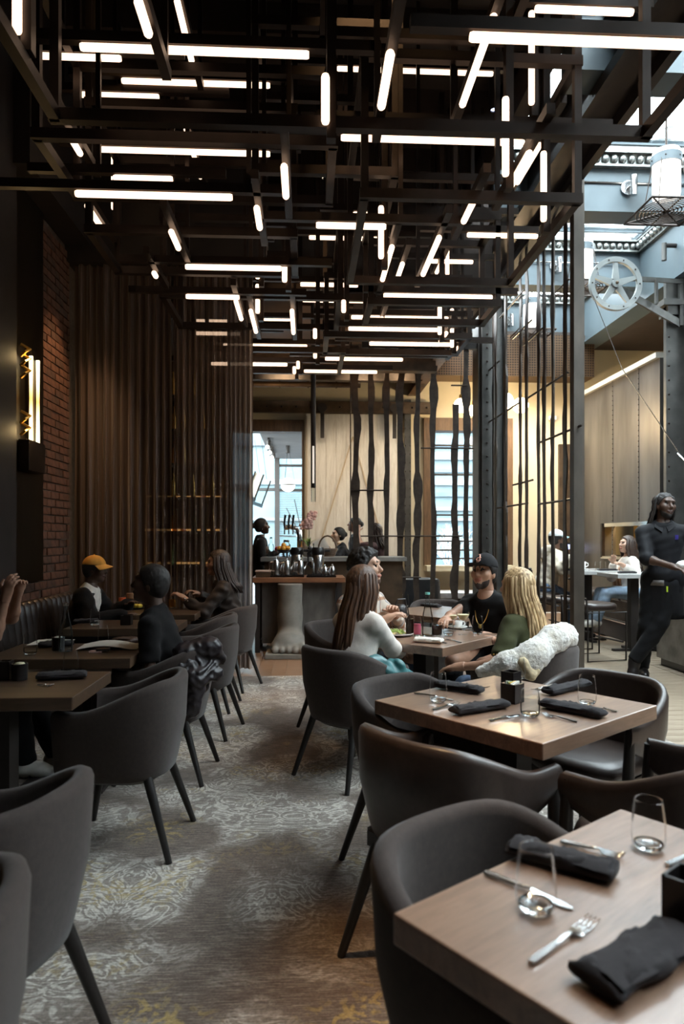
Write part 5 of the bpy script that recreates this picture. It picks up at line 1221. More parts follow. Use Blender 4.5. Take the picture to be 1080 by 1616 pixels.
b.build('woven_side', M_TIMBER, t, smooth=True); MB().tube([(-.13*math.cos(a*math.pi/10), 0, .10+.20*math.sin(a*math.pi/10)) for a in range(11)], .013, 8).build('hoop_handle', M_TIMBER, t, smooth=True); MB().lathe([(0, 0), (.1, 0), (.1, .01), (0, .01)], 16).build('base', M_TIMBER, t)
t = thing('wine_list', 'white open wine list leaning on the bar behind the basket', 'menu', on_bar(508, 10.15)); MB().box((0, 0, .13), (.20, .006, .26), Matrix.Rotation(-.5, 3, 'Y')).build('page', M_PAPER, t)
MB().box2((-.05, 0, 0), (.05, .08, .02)).build('stand', M_BLK, t)
# black cloth table and pale bench near the right window
t = thing('cloth_table', 'table under a black floor length cloth before the cream back wall', 'table', (1.78, 11.6, 0))
b = MB(); rows = []
for z, k in ((0, 1.05), (.3, 1.03), (.70, 1.0), (.725, .98)):
    rows.append([((.42*k+.02*(1-z)*math.sin(j*1.7))*(1 if math.cos(2*math.pi*j/40) > 0 else -1)*abs(math.cos(2*math.pi*j/40))**.35, (.34*k)*(1 if math.sin(2*math.pi*j/40) > 0 else -1)*abs(math.sin(2*math.pi*j/40))**.35, z) for j in range(40)])
b.strip(rows, closed_u=True); b.f.append(tuple(range(120, 160))); b.m.append(0); b.build('black_cloth', mat('black_table_cloth', (.022, .022, .024), .85), t, smooth=True)
MB().box2((-.38, -.3, 0), (.38, .3, .70)).build('table_frame', M_STEELD, t)
t = thing('window_bench', 'low pale grey bench below the right window', 'bench', (2.95, 12.2, 0)); MB().box2((-.65, -.35, .36), (.7, .3, .46)).build('seat', mat('pale_bench', (.55, .56, .56), .6), t, bevel=.01); MB().box2((-.55, -.25, 0), (.6, .2, .36)).build('base', M_STEELD, t)
# bare frosty shrub outside the right window
t = thing('winter_shrub', 'bare white twigged shrub on the street outside the right window', 'plant', (3.1, 14.6, 0)); tw = random.Random(8); b = MB()
def twig(p, d, L, r, dep):
    q = p+d*L; b.tube([p, (p+q)/2+Vector((tw.uniform(-.02, .02), 0, 0)), q], [r, r*.8, r*.5], 4)
    if dep:
        for _ in range(3): twig(p+d*L*tw.uniform(.5, 1), (d+Vector((tw.uniform(-.7, .7), tw.uniform(-.5, .5), tw.uniform(-.1, .6)))).normalized(), L*.68, r*.6, dep-1)
for k in range(4): twig(Vector((tw.uniform(-.4, .4), 0, .3)), Vector((tw.uniform(-.3, .3), 0, 1)).normalized(), .62, .016, 4)
o = b.build('twig', mat('frosted_twig', (.70, .72, .74), .7), t); o['kind'] = 'stuff'
MB().box2((-.6, -.2, -.02), (.6, .2, .32)).build('planter', M_STEELD, t)

# ------------------------------------------------------------------ lamps
def globe_lamp(x, y, z, r, label, top):
    t = thing('globe_pendant', label, 'pendant lamp', (x, y, z), 0, 'glowing globe pendants')
    MB().ball((0, 0, 0), r, 16).build('globe', glow('opal_globe', (1.0, .82, .56), 7.0), t, smooth=2); MB().lathe([(0, r*.9), (.035, r*.9), (.035, r*.9+.07), (0, r*.9+.07)], 12).build('cap', M_GOLD, t, smooth=1); MB().tube([(0, 0, r+.05), (0, 0, top-z)], .006, 6).build('cord', M_BLK, t)
for k, (u, v, D, r, lb) in enumerate(((728, 640, 12.1, .13, 'glowing opal globe pendant left of the riveted column'), (797, 633, 12.0, .15, 'highest glowing globe pendant right of the riveted column'), (822, 640, 12.2, .14, 'glowing globe pendant nearest the cream wall'), (748, 648, 11.8, .10, 'small glowing globe pendant behind the riveted column'))):
    p = at(u, v, D); globe_lamp(p.x, p.y, p.z, r, lb, 6.29 if p.x > 2.6 else 4.6)
add_light('globe_pendant_lamp', 'POINT', (3.5, 11.8, 3.4), (3.5, 11.8, 0), 130, (1, .74, .42), shadow_soft_size=.15)
for x, y, ty, pw in ((-.4, 11.2, 13.0, 190), (.9, 11.0, 13.0, 230), (1.6, 11.4, 13.0, 140), (4.2, 10.9, 12.9, 280)):  # unseen spots added to brighten the cream back wall
    add_light('added_wall_wash_lamp', 'SPOT', (x, y, 4.5), (x+.15, ty, 2.4), pw, (1, .83, .62), spot_size=math.radians(70), spot_blend=.8, shadow_soft_size=.3)
for x, y in ((.1, 10.0), (-.5, 10.6), (1.0, 10.3)):
    add_light('back_ceiling_lamp', 'SPOT', (x, y-.4, 3.2), (x, y+.2, 4.6), 22, (1, .6, .28), spot_size=math.radians(100), spot_blend=.8, shadow_soft_size=.05)
add_light('panel_wall_lamp', 'SPOT', (4.55, 11.1, 5.2), (5.1, 11.4, 3.3), 150, (1, .70, .38), spot_size=math.radians(52), spot_blend=.8, shadow_soft_size=.05)
add_light('bar_task_lamp', 'SPOT', (.1, 9.3, 4.4), (.0, 9.9, 1.1), 90, (1, .78, .55), spot_size=math.radians(60), spot_blend=.7, shadow_soft_size=.05)
# twin tube sconce
sc_ = thing('twin_tube_sconce', 'bronze wall sconce with two tall glowing glass tubes on the dark panel', 'wall lamp', (-2.345, 6.08, 2.25))
MB().box2((-.06, -.20, -.28), (.03, .16, -.02)).build('back_box', M_STEEL, sc_, bevel=.006); MB().box2((-.065, -.02, -.05), (-.02, .06, .78)).build('back_plate', M_STEEL, sc_, bevel=.005)
for z in (.02, .12, .50, .60, .68): MB().tube([(-.05, -.17, z), (.0, -.20, z+.03), (.02, -.15, z+.06), (-.05, -.17, z+.1)], .013, 6).build('scroll_bracket', M_GOLD, sc_, smooth=True)
TG = NT('sconce_tube_glow'); c_ = TG.new('ShaderNodeTexCoord'); sp = TG.new('ShaderNodeSeparateXYZ'); TG.lk(c_.outputs['Generated'], sp.inputs[0])
TG.lk(TG.ramp(sp.outputs[2], [(0, (1, .86, .55)), (.25, (1, .72, .32)), (.5, (.50, .22, .05)), (.75, (1, .72, .32)), (1, (1, .86, .55))]), TG.b.inputs['Emission Color']); TG.set(**{'Emission Strength': 3.5, 'Base Color': (.8, .6, .3)}); TG = TG.m
for y in (-.085, .065): MB().tube([(0, y, -.02), (0, y, .35), (0, y, .70)], [.016, .013, .016], 12).build('glass_tube', TG, sc_, smooth=True)
add_light('sconce_lamp', 'POINT', (-2.28, 5.90, 2.30), (0, 0, 0), 2.6, (1, .70, .32), shadow_soft_size=.03); add_light('sconce_lamp', 'POINT', (-2.28, 5.90, 2.92), (0, 0, 0), 2.2, (1, .70, .32), shadow_soft_size=.03)
add_light('brick_wash_lamp', 'SPOT', (-1.9, 6.7, 4.3), (-2.45, 6.85, 1.7), 120, (1, .6, .3), spot_size=math.radians(50), spot_blend=.8, shadow_soft_size=.04)
# porch globe and track spots seen through the left window
t = thing('porch_globe_lantern', 'round white globe lantern on thin wires in the porch beyond the left window', 'pendant lamp', (-.42, 15.2, 2.58)); MB().ball((0, 0, 0), .16, 16).build('globe', glow('pale_globe', (1, .88, .70), 1.1), t, smooth=2)
MB().lathe([(.163, -.012), (.163, .012)], 24).build('band', M_STEELD, t); b = MB()
for a in range(3): b.tube([(.15*math.cos(a*2.1), .15*math.sin(a*2.1), .05), (.03*math.cos(a*2.1), .03*math.sin(a*2.1), .72)], .005, 4)
b.build('wire', M_STEELD, t); MB().lathe([(.05, .70), (.05, .86), (0, .86)], 12).build('canopy', M_STEELD, t)
t = thing('track_light', 'black ceiling track with three white spots in the porch', 'track light', (-.78, 15.2, 3.40)); MB().box2((-.02, -1.2, 0), (.02, 1.2, .04)).build('track', M_STEELD, t)
for k in range(3): MB().lathe([(0, -.14), (.05, -.14), (.05, 0), (0, 0)], 12, (0, -1.0+k*.9, 0)).build('spot', M_STEELD, t, smooth=1); MB().ball((-.03, -1.05+k*.9, -.13), .042, 8).build('lens', glow('white_spot', (1, .93, .85), 4), t)
for k, (u, v, lb) in enumerate(((402, 768, 'tilted white panel basket lantern nearest the curtain edge'), (413, 778, 'tilted black mesh basket lantern beside the white panel one'))):
    p = at(u, v, 14.2); t = thing('basket_lantern', lb, 'lantern', (p.x, p.y, p.z)); R = Matrix.Rotation(.35, 3, 'Y')
    for s_ in (-.09, .09):
        for y_ in (-.06, .06): MB().beam(R @ Vector((s_, y_, -.24)), R @ Vector((s_, y_, .30)), .02, .02).build('frame_post', M_STEELD, t)
    MB().box(R @ Vector((0, 0, .03)), (.17, .10, .50), R).build('shade', M_PAPER if k == 0 else M_PANE, t); MB().box(R @ Vector((0, 0, -.25)), (.22, .15, .07), R).build('cup', M_BAND, t); MB().tube([R @ Vector((0, 0, .30)), (0, 0, 3.44-p.z)], .006, 4).build('cord', M_STEELD, t)

# glass lanterns with wire grilles hung from the skylight beams
def sky_lantern(y, label, x=4.06):
    t = thing('skylight_lantern', label, 'pendant lamp', (x, y, 5.1), 0, 'frosted skylight lanterns'); 
    MB().lathe([(0, .16), (.145, .16), (.15, .2), (.15, .66), (.14, .68)], 24).build('frosted_cylinder', glow('frosted_lantern', (1.0, .96, .88), 1.6), t, smooth=True)
    MB().lathe([(.156, .52), (.166, .52), (.166, .62), (.156, .62)], 28).build('ring_band', M_BLUE, t, smooth=True)
    for a in range(6): MB().ball((.166*math.cos(a*1.047), .166*math.sin(a*1.047), .57), .010, 6).build('rivet', M_STEEL, t)
    b = MB()
    for k in range(1, 9): b.tube([(.04*k*math.cos(a*.2618), .04*k*math.sin(a*.2618), 0) for a in range(24)], .007, 5, closed=True)
    b.build('grille_ring', M_STEEL, t, smooth=True)
    for k in range(4):
        a = k*math.pi/4; L = .33 if k % 2 == 0 else .46; MB().tube([(-L*math.cos(a), -L*math.sin(a), .0), (L*math.cos(a), L*math.sin(a), 0)], .009, 5).build('grille_spoke', M_STEEL, t)
    MB().tube([(-.33, -.33, 0), (.33, -.33, 0), (.33, .33, 0), (-.33, .33, 0)], .015, 6, closed=True).build('grille_frame', M_STEEL, t)
    for a in (45, 135, 225, 315): MB().tube([(.16*math.cos(math.radians(a)), .16*math.sin(math.radians(a)), .55), (.26*math.cos(math.radians(a)), .26*math.sin(math.radians(a)), 0)], .006, 5).build('stay', M_STEEL, t)
    MB().tube([(0, 0, .66), (0, 0, 1.2)], .012, 8).build('rod', M_STEEL, t)
for y, lb in ((7.62, 'frosted glass lantern over a wire grille hung before the nearest visible skylight beam'), (10.0, 'frosted glass lantern over a wire grille in the middle skylight bay'), (12.3, 'frosted glass lantern over a wire grille in the farthest skylight bay')): sky_lantern(y, lb)
def spot_fix(u, v, Y, label):
    k = (u-540)/FOC; D = Y/(CA-k*SA); p = at(u, v, D); t = thing('wall_spotlight', label, 'spotlight', (p.x, Y, p.z), 0, 'steel spotlights on the skylight beams')
    b = MB().lathe([(0, 0), (.085, 0), (.085, .03), (0, .03)], 20); b.v = [(x_, -z_, y_) for x_, y_, z_ in b.v]; b.build('round_plate', M_CHROME, t, smooth=1); MB().tube([(0, 0, 0), (.02, -.10, .0)], .02, 8).build('arm', M_CHROME, t); MB().lathe([(0, -.13), (.038, -.13), (.042, .10), (0, .10)], 16, (.03, -.11, 0)).build('barrel', M_CHROME, t, smooth=1)
spot_fix(990, 298, 8.03, 'steel tube spotlight on the nearest visible skylight beam'); spot_fix(876, 421, 10.4, 'steel tube spotlight on the middle skylight beam'); spot_fix(803, 507, 12.75, 'steel tube spotlight on the farthest skylight beam')
t = thing('wall_spotlight', 'black angled tube spotlight on the long side beam of the skylight', 'spotlight', (5.12, 9.35, 5.42), 0, 'steel spotlights on the skylight beams'); MB().tube([(0, 0, .05), (-.16, 0, .05)], .03, 8).build('arm', M_STEELD, t); MB().lathe([(0, -.16), (.035, -.16), (.035, .08), (0, .08)], 14, (-.17, 0, 0)).build('barrel', M_BLUED, t, smooth=1)
# pulley wheel
WY = 9.0; t = thing('pulley_wheel', 'pale five spoked iron pulley wheel on a triangular bracket below the skylight', 'pulley', (4.10, WY, 4.79))
M_WHEEL = mat('pale_painted_iron', (.30, .32, .315), .5, .2, .12, 6)
b = MB(); rows = []
for j in range(48):
    a = 2*math.pi*j/48; rows.append([(r_*math.cos(a), y_, r_*math.sin(a)) for r_, y_ in ((.29, -.025), (.355, -.03), (.355, .03), (.29, .025))])
rows.append(rows[0]); b.strip(rows, closed_u=True); b.build('rim', M_WHEEL, t, smooth=True)
for k in range(5):
    a = math.pi/2+k*2*math.pi/5; d = Vector((math.cos(a), 0, math.sin(a))); n_ = Vector((-d.z, 0, d.x)); b = MB(); b.prism([(-.05, .03), (-.022, .30), (.022, .30), (.05, .03)], ((0, -.018, 0), n_, d, (0, 1, 0)), .036); b.build('spoke', M_WHEEL, t)
b = MB().lathe([(0, -.05), (.06, -.05), (.06, .05), (0, .05)], 18); b.v = [(x_, z_, y_) for x_, y_, z_ in b.v]; b.build('hub', M_WHEEL, t, smooth=1); MB().ball((0, -.055, 0), .022, 8).build('axle_bolt', M_RUST, t)
for k in range(10): a = k*.628; MB().ball((.322*math.cos(a), -.03, .322*math.sin(a)), .011, 6).build('bolt', M_STEEL, t)
b = MB(); b.beam((0, .06, 0), (1.05, .30, -.42), .03, .10); b.beam((.25, .06, .10), (1.15, .30, .16), .03, .06); b.beam((.62, .12, -.22), (.62, .12, .12), .03, .05); b.beam((1.06, .3, -.45), (1.06, .3, .2), .05, .06); b.build('bracket', M_BLUED, t)
MB().tube([(-.33, 0, -.1), (-.05, -.3, -1.2), (.42, -.9, -2.42)], .006, 5).build('cable', M_CHROME, t); MB().tube([(.38, -.85, -2.36), (.46, -.95, -2.50)], .014, 6).build('turnbuckle', M_CHROME, t)

# ------------------------------------------------------------------ atrium furniture
def tall_table(x, y, w_, d_, label, rz=0):
    t = thing('high_table', label, 'table', (x, y, 0), rz, 'pale topped high tables'); MB().box2((-w_/2, -d_/2, .92), (w_/2, d_/2, .97)).build('table_top', mat('pale_grey_top', (.50, .50, .49), .22, 0, .12, 4, coat=.3), t, bevel=.004); MB().box2((-.05, -.05, .02), (.05, .05, .92)).build('post', M_STEELD, t); MB().box2((-.26, -.03, 0), (.26, .03, .03)).build('foot_bar', M_STEELD, t); MB().box2((-.03, -.26, 0), (.03, .26, .03)).build('foot_bar', M_STEELD, t)
tall_table(3.86, 9.35, .72, .78, 'pale grey topped high table laid with coffee cup before the woman in white cardigan'); tall_table(4.06, 8.42, .66, .60, 'pale grey topped high table nearest the standing waiter')
def loop_stool(x, y, rz, label, back=.24, name='loop_stool'):
    t = thing(name, label, 'stool', (x, y, 0), rz, 'black leather loop frame stools'); cushion_mb(.24, -.23, .23, .57, .66).build('cushion', M_LEA, t, smooth=2)
    for sx in (-.25, .25): MB().tube([(sx, -.24, .0+.012), (sx, .26, .012), (sx, .26, .56), (sx, -.24, .56)], .012, 6, closed=True).build('side_loop', M_STEELD, t, smooth=1)
    MB().tube([(-.25, -.24, .52), (-.25, -.26, .66+back), (.25, -.26, .66+back), (.25, -.24, .52)], .012, 6).build('back_loop', M_STEELD, t, smooth=1); MB().tube([(-.25, .22, .22), (.25, .22, .22)], .011, 6).build('foot_rail', M_STEELD, t); MB().tube([(-.25, -.2, .56), (.25, -.2, .56)], .011, 6).build('seat_rail', M_STEELD, t)
    return t
loop_stool(3.34, 7.92, math.radians(-78), 'black leather loop frame stool with daylit seat beside the near post', .06)
loop_stool(3.05, 9.15, math.radians(-80), 'black loop frame stool nearest the screen before the hoodie man', .12)
t = loop_stool(3.32, 9.62, math.radians(-85), 'black high backed stool under the man in the cream hoodie', .30, 'high_back_stool'); MB().box2((-.23, -.285, .62), (.23, -.245, 1.0)).build('back_pad', M_LEA, t, bevel=.015)
loop_stool(3.30, 8.75, math.radians(-82), 'black loop frame stool tucked behind the near post', .12)
bn = thing('high_bench', 'raised leather bench along the steel panel wall on a dark plinth', 'bench', (4.72, 9.6, 0))
MB().box2((-.40, -1.9, 0), (.34, 1.5, .24)).build('plinth', M_STEELD, bn); MB().box2((-.28, -1.7, .24), (.30, 1.4, .52)).build('riser', M_RUST, bn)
for k in range(4): MB().box2((-.36, -1.7+k*.78, .52), (.28, -.94+k*.78, .62)).build('seat_cushion', M_LEA, bn, bevel=.03)
b = MB()
for k in range(24): b.tube([(.26, -1.6+k*.125, .62), (.24, -1.6+k*.125, .8), (.26, -1.6+k*.125, .92)], [.05, .06, .05], 8)
o = b.build('back_roll', mat('tan_channel_leather', (.20, .10, .05), .5), bn, smooth=2); o['kind'] = 'stuff'
MB().box2((-.42, -1.9, .235), (-.36, 1.5, .25)).build('steel_nosing', M_CHROME, bn)
hcn = thing('stone_counter', 'grey stone fronted counter the standing waiter leans against', 'counter', (4.45, 6.45, 0)); MB().box2((-.55, -1.2, .08), (.5, 1.08, 1.0)).build('stone_front', M_STONE, hcn, bevel=.004); MB().box2((-.52, -1.15, 0), (.5, 1.04, .08)).build('toe_kick', M_BLK, hcn); MB().box2((-.60, -1.25, 1.0), (.55, 1.1, 1.05)).build('top', M_BLUED, hcn, bevel=.005)
HT = .971
def ht(u, v, D=None):
    D = FOC*(EYE-.97)/(v-HOR) if D is None else D; return at(u, v, D)
x, y = 3.80, 9.38; t = thing('coffee_mug', 'white coffee mug on a saucer on the laid high table', 'cup', (x, y, HT)); MB().lathe([(0, 0), (.08, .004), (.085, .014), (0, .01)], 24).build('saucer', M_WHITE, t, smooth=2); MB().lathe([(0, .012), (.045, .012), (.052, .05), (.054, .11), (.048, .11), (.045, .03), (0, .025)], 22).build('mug', M_WHITE, t, smooth=2); MB().tube([(.05, 0, .095), (.085, 0, .09), (.088, 0, .055), (.05, 0, .035)], .007, 6).build('handle', M_WHITE, t, smooth=1)
for k, (xx, yy, r, lb) in enumerate(((3.98, 9.28, .038, 'water tumbler beside the white mug'), (4.08, 9.34, .042, 'larger water tumbler nearest the woman in white cardigan'), (3.66, 9.42, .036, 'water tumbler behind the near post'), (4.24, 8.52, .030, 'small glass on the nearest high table'))):
    t = thing('water_glass', lb, 'glass', (xx, yy, HT), 0, 'tumblers on the high tables'); w_, b_, l_ = tumbler_parts(.11, r, .05); w_.build('bowl', M_GLASS, t, smooth=2); b_.build('base', M_SOLID, t, smooth=2)
for k, (xx, yy, L, lb) in enumerate(((4.05, 9.12, .26, 'dark napkin on the laid high table before the woman'), (3.60, 9.14, .22, 'dark napkin by the near post on the laid high table'), (3.98, 8.40, .22, 'dark napkin on the nearest high table'))):
    t = thing('napkin', lb, 'napkin', (xx-L/2, yy, HT), .05, 'dark napkins on the high tables'); b = MB(); b.box2((0, -.04, 0), (L, .04, .018)); b.build('fold', M_NAP, t, bevel=.006); MB().box2((L*.1, -.02, .018), (L*.95, .035, .024)).build('overlap_flap', M_NAP, t, bevel=.003)
p = at(884, 655, 12.8); t = thing('security_camera', 'small white dome security camera on the cream back wall', 'camera', (p.x, 12.98, p.z)); MB().box2((-.07, -.05, -.03), (.07, .02, .05)).build('mount', M_WHITE, t, bevel=.01); MB().ball((-.02, -.06, -.02), .04, 10).build('dome', M_BLK, t, smooth=2)
# black hanging cloth / bag behind the screen on the barn door
p = at(571, 800, 12.5)

# ------------------------------------------------------------------ garments left on chairs
M_FUR = NT('white_faux_fur'); v = M_FUR.coord(); n_ = M_FUR.noise(v, 90, 4, .7); M_FUR.lk(M_FUR.ramp(M_FUR.noise(v, 12, 3), [(.25, (.62, .54, .42)), (.6, (.84, .81, .76))]), M_FUR.b.inputs['Base Color']); M_FUR.set(Roughness=.95); M_FUR.b.inputs['Sheen Weight'].default_value = .5; M_FUR.bump(n_, .8, .012); M_FUR = M_FUR.m
def A(u, v, D): return np.array(at(u, v, D))
def fuzz(amp, f): return lambda X, Y, Z: amp*(np.sin(f*X+2*np.sin(f*.7*Y))*np.sin(f*1.1*Y+2*np.sin(f*.6*Z))*np.sin(f*.9*Z+2*np.sin(f*.8*X)))+amp*.5*np.sin(f*2.3*X+Z*f)*np.sin(f*2.1*Z+Y*f*1.7)
t = thing('fur_coat', 'white fluffy fur coat draped over the blonde woman chair back', 'coat', at(840, 1040, 3.95)); O = np.array(t.location)
fc = [cap(A(760, 1060, 3.80)-O, A(800, 1047, 3.76)-O, .030, .055, 0, .04), cap(A(800, 1047, 3.76)-O, A(842, 1034, 3.78)-O, .055, .072, 0, .05), cap(A(842, 1034, 3.78)-O, A(875, 1008, 3.90)-O, .072, .070, 0, .05), cap(A(875, 1008, 3.90)-O, A(890, 1003, 4.06)-O, .072, .075, 0, .05), cap(A(888, 1008, 4.05)-O, A(893, 1018, 4.16)-O, .07, .06, 0, .05), ell(A(835, 1052, 3.74)-O, (.06, .05, .075), 0, .04)]
blob('coat_body', [(fc, .0095, dict(noise=fuzz(.007, 95)))], M_FUR, t)
blob('folded_collar', [([cap(A(826, 1045, 3.70)-O, A(838, 1066, 3.70)-O, .028, .024, 0, .03), cap(A(838, 1066, 3.70)-O, A(848, 1058, 3.71)-O, .022, .02, 0, .03)], .009, dict(noise=fuzz(.005, 120)))], mat('cream_lining', (.62, .50, .32), .9, 0, .2, 40, .4), t)
t = thing('leather_jacket', 'black leather jacket hung over the chair of the black tee shirt man', 'jacket', (-.62, 4.05, .6)); O = np.array(t.location)
M_JAC = mat('black_jacket_leather', (.022, .018, .021), .35, 0, .2, 25, .3)
lj = [cap(A(292, 1032, 3.95)-O, A(330, 1022, 4.0)-O, .070, .060, 0, .05), cap(A(330, 1022, 4.0)-O, A(345, 1040, 4.1)-O, .058, .045, 0, .05), cap(A(285, 1060, 3.9)-O, A(338, 1062, 3.98)-O, .07, .05, 0, .05), cap(A(308, 1070, 3.9)-O, A(303, 1118, 3.9)-O, .065, .05, 0, .05), cap(A(322, 1040, 4.02)-O, A(318, 1085, 4.0)-O, .05, .04, 0, .04)]
blob('jacket_body', [(lj, .010, dict(noise=lambda X, Y, Z: .007*np.sin(70*X+2.5*np.sin(38*Z+1))*np.sin(55*Z+2*np.sin(45*X))+.003*np.sin(150*Z+3*np.sin(60*X))))], M_JAC, t)
t = thing('teal_jacket', 'teal satin jacket bunched on the chair of the woman in white', 'jacket', at(615, 1062, 4.0)); O = np.array(t.location)
blob('jacket_body', [([cap(A(590, 1050, 3.92)-O, A(625, 1060, 3.98)-O, .055, .06, 0, .04), cap(A(625, 1060, 3.98)-O, A(648, 1068, 4.05)-O, .055, .035, 0, .04), cap(A(600, 1066, 3.95)-O, A(640, 1075, 4.02)-O, .05, .03, 0, .04)], .010, dict(noise=wrinkle(.010, 55, 2)))], mat('teal_satin', (.045, .16, .17), .4, 0, .2, 12, .1), t)
# ------------------------------------------------------------------ people
def cloth(name, c, rough=.85, var=.15, sheen=.04): return mat(name, c, rough, 0, var, 18, .15, sheen=sheen, spec=.15)
def hairmat(name, c0, c1, rough=.52):
    t = NT(name); v = t.coord((52, 52, 1.6)); n = t.noise(v, 1.6, 3); t.lk(t.ramp(n, [(.34, c0), (.66, c1)]), t.b.inputs['Base Color']); t.set(Roughness=rough); t.bump(n, .25, .004); return t.m
H_BLK = hairmat('black_hair', (.008, .006, .006), (.018, .014, .012), .65); H_BRN = hairmat('long_brown_hair', (.035, .016, .009), (.15, .068, .032)); H_BLD = hairmat('blonde_streaked_hair', (.20, .105, .04), (.78, .56, .30)); H_DBR = hairmat('dark_brown_hair', (.022, .013, .009), (.075, .042, .028))
M_WTOP = cloth('white_knit', (.70, .64, .58)); M_OLIVE = cloth('olive_blouse', (.055, .058, .026)); M_BTEE = cloth('black_tee', (.007, .0065, .007)); M_BSHIRT = cloth('black_shirt_cotton', (.008, .008, .010), .65); M_BPANT = cloth('black_trouser_twill', (.006, .006, .007)); M_JEAN = cloth('blue_denim', (.12, .17, .26), .9, .45); M_LJEAN = cloth('light_blue_denim', (.33, .44, .58), .9, .2); M_HOOD = cloth('cream_fleece', (.60, .53, .42)); M_PLUM = cloth('plum_sweater', (.105, .060, .058)); M_BRJ = cloth('brown_black_jacket', (.030, .021, .017), .5)
def plaid():
    t = NT('plaid_flannel'); c = t.new('ShaderNodeTexCoord'); sp = t.new('ShaderNodeSeparateXYZ'); t.lk(c.outputs['Object'], sp.inputs[0])
    fx = t.math('FRACT', t.math('MULTIPLY', t.math('ADD', sp.outputs[0], sp.outputs[1]), 8.5)); fz = t.math('FRACT', t.math('MULTIPLY', sp.outputs[2], 9.0))
    a = t.ramp(fx, [(.0, (.62, .55, .48)), (.40, (.62, .55, .48)), (.44, (.36, .17, .085)), (.60, (.36, .17, .085)), (.64, (.55, .52, .5)), (.9, (.22, .22, .24)), (.94, (.62, .55, .48))]); b = t.ramp(fz, [(.0, (.95, .93, .9)), (.45, (.95, .93, .9)), (.5, (.62, .40, .28)), (.66, (.62, .40, .28)), (.7, (.95, .93, .9))])
    t.lk(t.mix(1.0, a, b, 'MULTIPLY'), t.b.inputs['Base Color']); t.set(Roughness=.9); return t.m
M_PLAID = plaid()
G = None
# the four friends
i = person('woman with long brown hair and white top seated with her back to the aisle', *cm(.05, 4.16), facing(.72, .70), 1.60, .45, 'tan', lean=10, head=(-8, -6, 0), wR=at(632, 1030, 4.50), wL=at(600, 1020, 4.62), pR=(.7, -.3, -.8), top=(M_WTOP, 'white_top'), trousers=M_BPANT, hair='long', hairc=H_BRN, female=True, wrk=.002)
i = person('man with dark curly hair in a plaid shirt at the friends table', *cm(.06, 5.12), facing(.77, -.64), 1.76, .46, 'light', lean=14, head=(14, -12, 0), wR=at(608, 978, 4.74), wL=at(624, 968, 4.95), pR=(.8, -.3, -.7), pL=(-.8, -.3, -.7), top=(M_PLAID, 'plaid_shirt'), trousers=M_JEAN, hair='curly', hairc=H_BLK, beard=mat('stubble', (.10, .06, .045), .8), curl=.9, sleeve=.93)
i = person('man in a black snapback cap and black tee shirt with a gold chain', *cm(1.20, 5.24), facing(-.70, -.72), 1.72, .46, 'tan', lean=22, head=(4, -20, 0), wR=at(704, 978, 4.78), wL=at(770, 1004, 4.80), pR=(.9, -.1, -.6), top=(M_BTEE, 'black_tee_shirt'), sleeve=.34, trousers=M_BPANT, hair='short', hairc=H_BLK, beard=mat('dark_stubble', (.035, .022, .017), .8), curl=.7)
cc, hr_, hf_, hu_, cr_ = ball_cap(i, cloth('black_cap_twill', (.014, .013, .014)), cloth('charcoal_brim', (.030, .029, .032)), fitted=True)
b = MB(); s_ = i['s']
def onc(x, z): 
    yy = .114*math.sqrt(max(0, 1-(x/.092)**2-(z/.110)**2)); return tuple(cc+hr_*x*s_+hf_*(yy+.002)*s_+hu_*z*s_)
for pts in ([(.014, .085), (.004, .080), (-.004, .060), (-.010, .035), (-.002, .024), (.012, .026)], [(-.012, .060), (.012, .055), (.020, .045), (.014, .036), (-.016, .040)], [(.010, .080), (.018, .084)]): b.tube([onc(*q) for q in pts], .0042, 6)
b.build('embroidered_emblem', mat('salmon_embroidery', (.80, .42, .32), .7), cr_, smooth=True)
b = MB(); N, f, r_, u = i['N'], i['fw'], i['rt'], i['up']
b.tube([N+r_*(.062*math.cos(a*math.pi/12))+f*(.055+.10*math.sin(a*math.pi/12))-u*(.015+.15*math.sin(a*math.pi/12)) for a in range(13)], .0032, 6); b.build('gold_chain', M_GOLD, i['T'], smooth=True)
q = N+f*.16-u*.175; blob('pendant', [([ell(q, (.014, .008, .018), 0, .01)], .005, {})], M_GOLD, i['T'])
i = person('woman with long blonde streaked hair and olive blouse seated at the friends table', *cm(1.14, 4.16), facing(-.72, .70), 1.56, .45, 'tan', lean=8, head=(6, -4, 0), wL=at(728, 1052, 4.08), wR=at(775, 1010, 4.6), pL=(-.6, -.6, -.8), top=(M_OLIVE, 'olive_blouse'), sleeve=.42, trousers=M_JEAN, hair='long', hairc=H_BLD, female=True, puff=.017)
for q in (-1,):
    a = i['arms'][q]; e = a[0]+(a[1]-a[0])*.72
    for k in range(2): blob('cuff_button', [([ell(e+np.array((-.058, .02*k, .0)), (.007, .007, .007), 0, .01)], .004, {})], M_GOLD, i['T'])
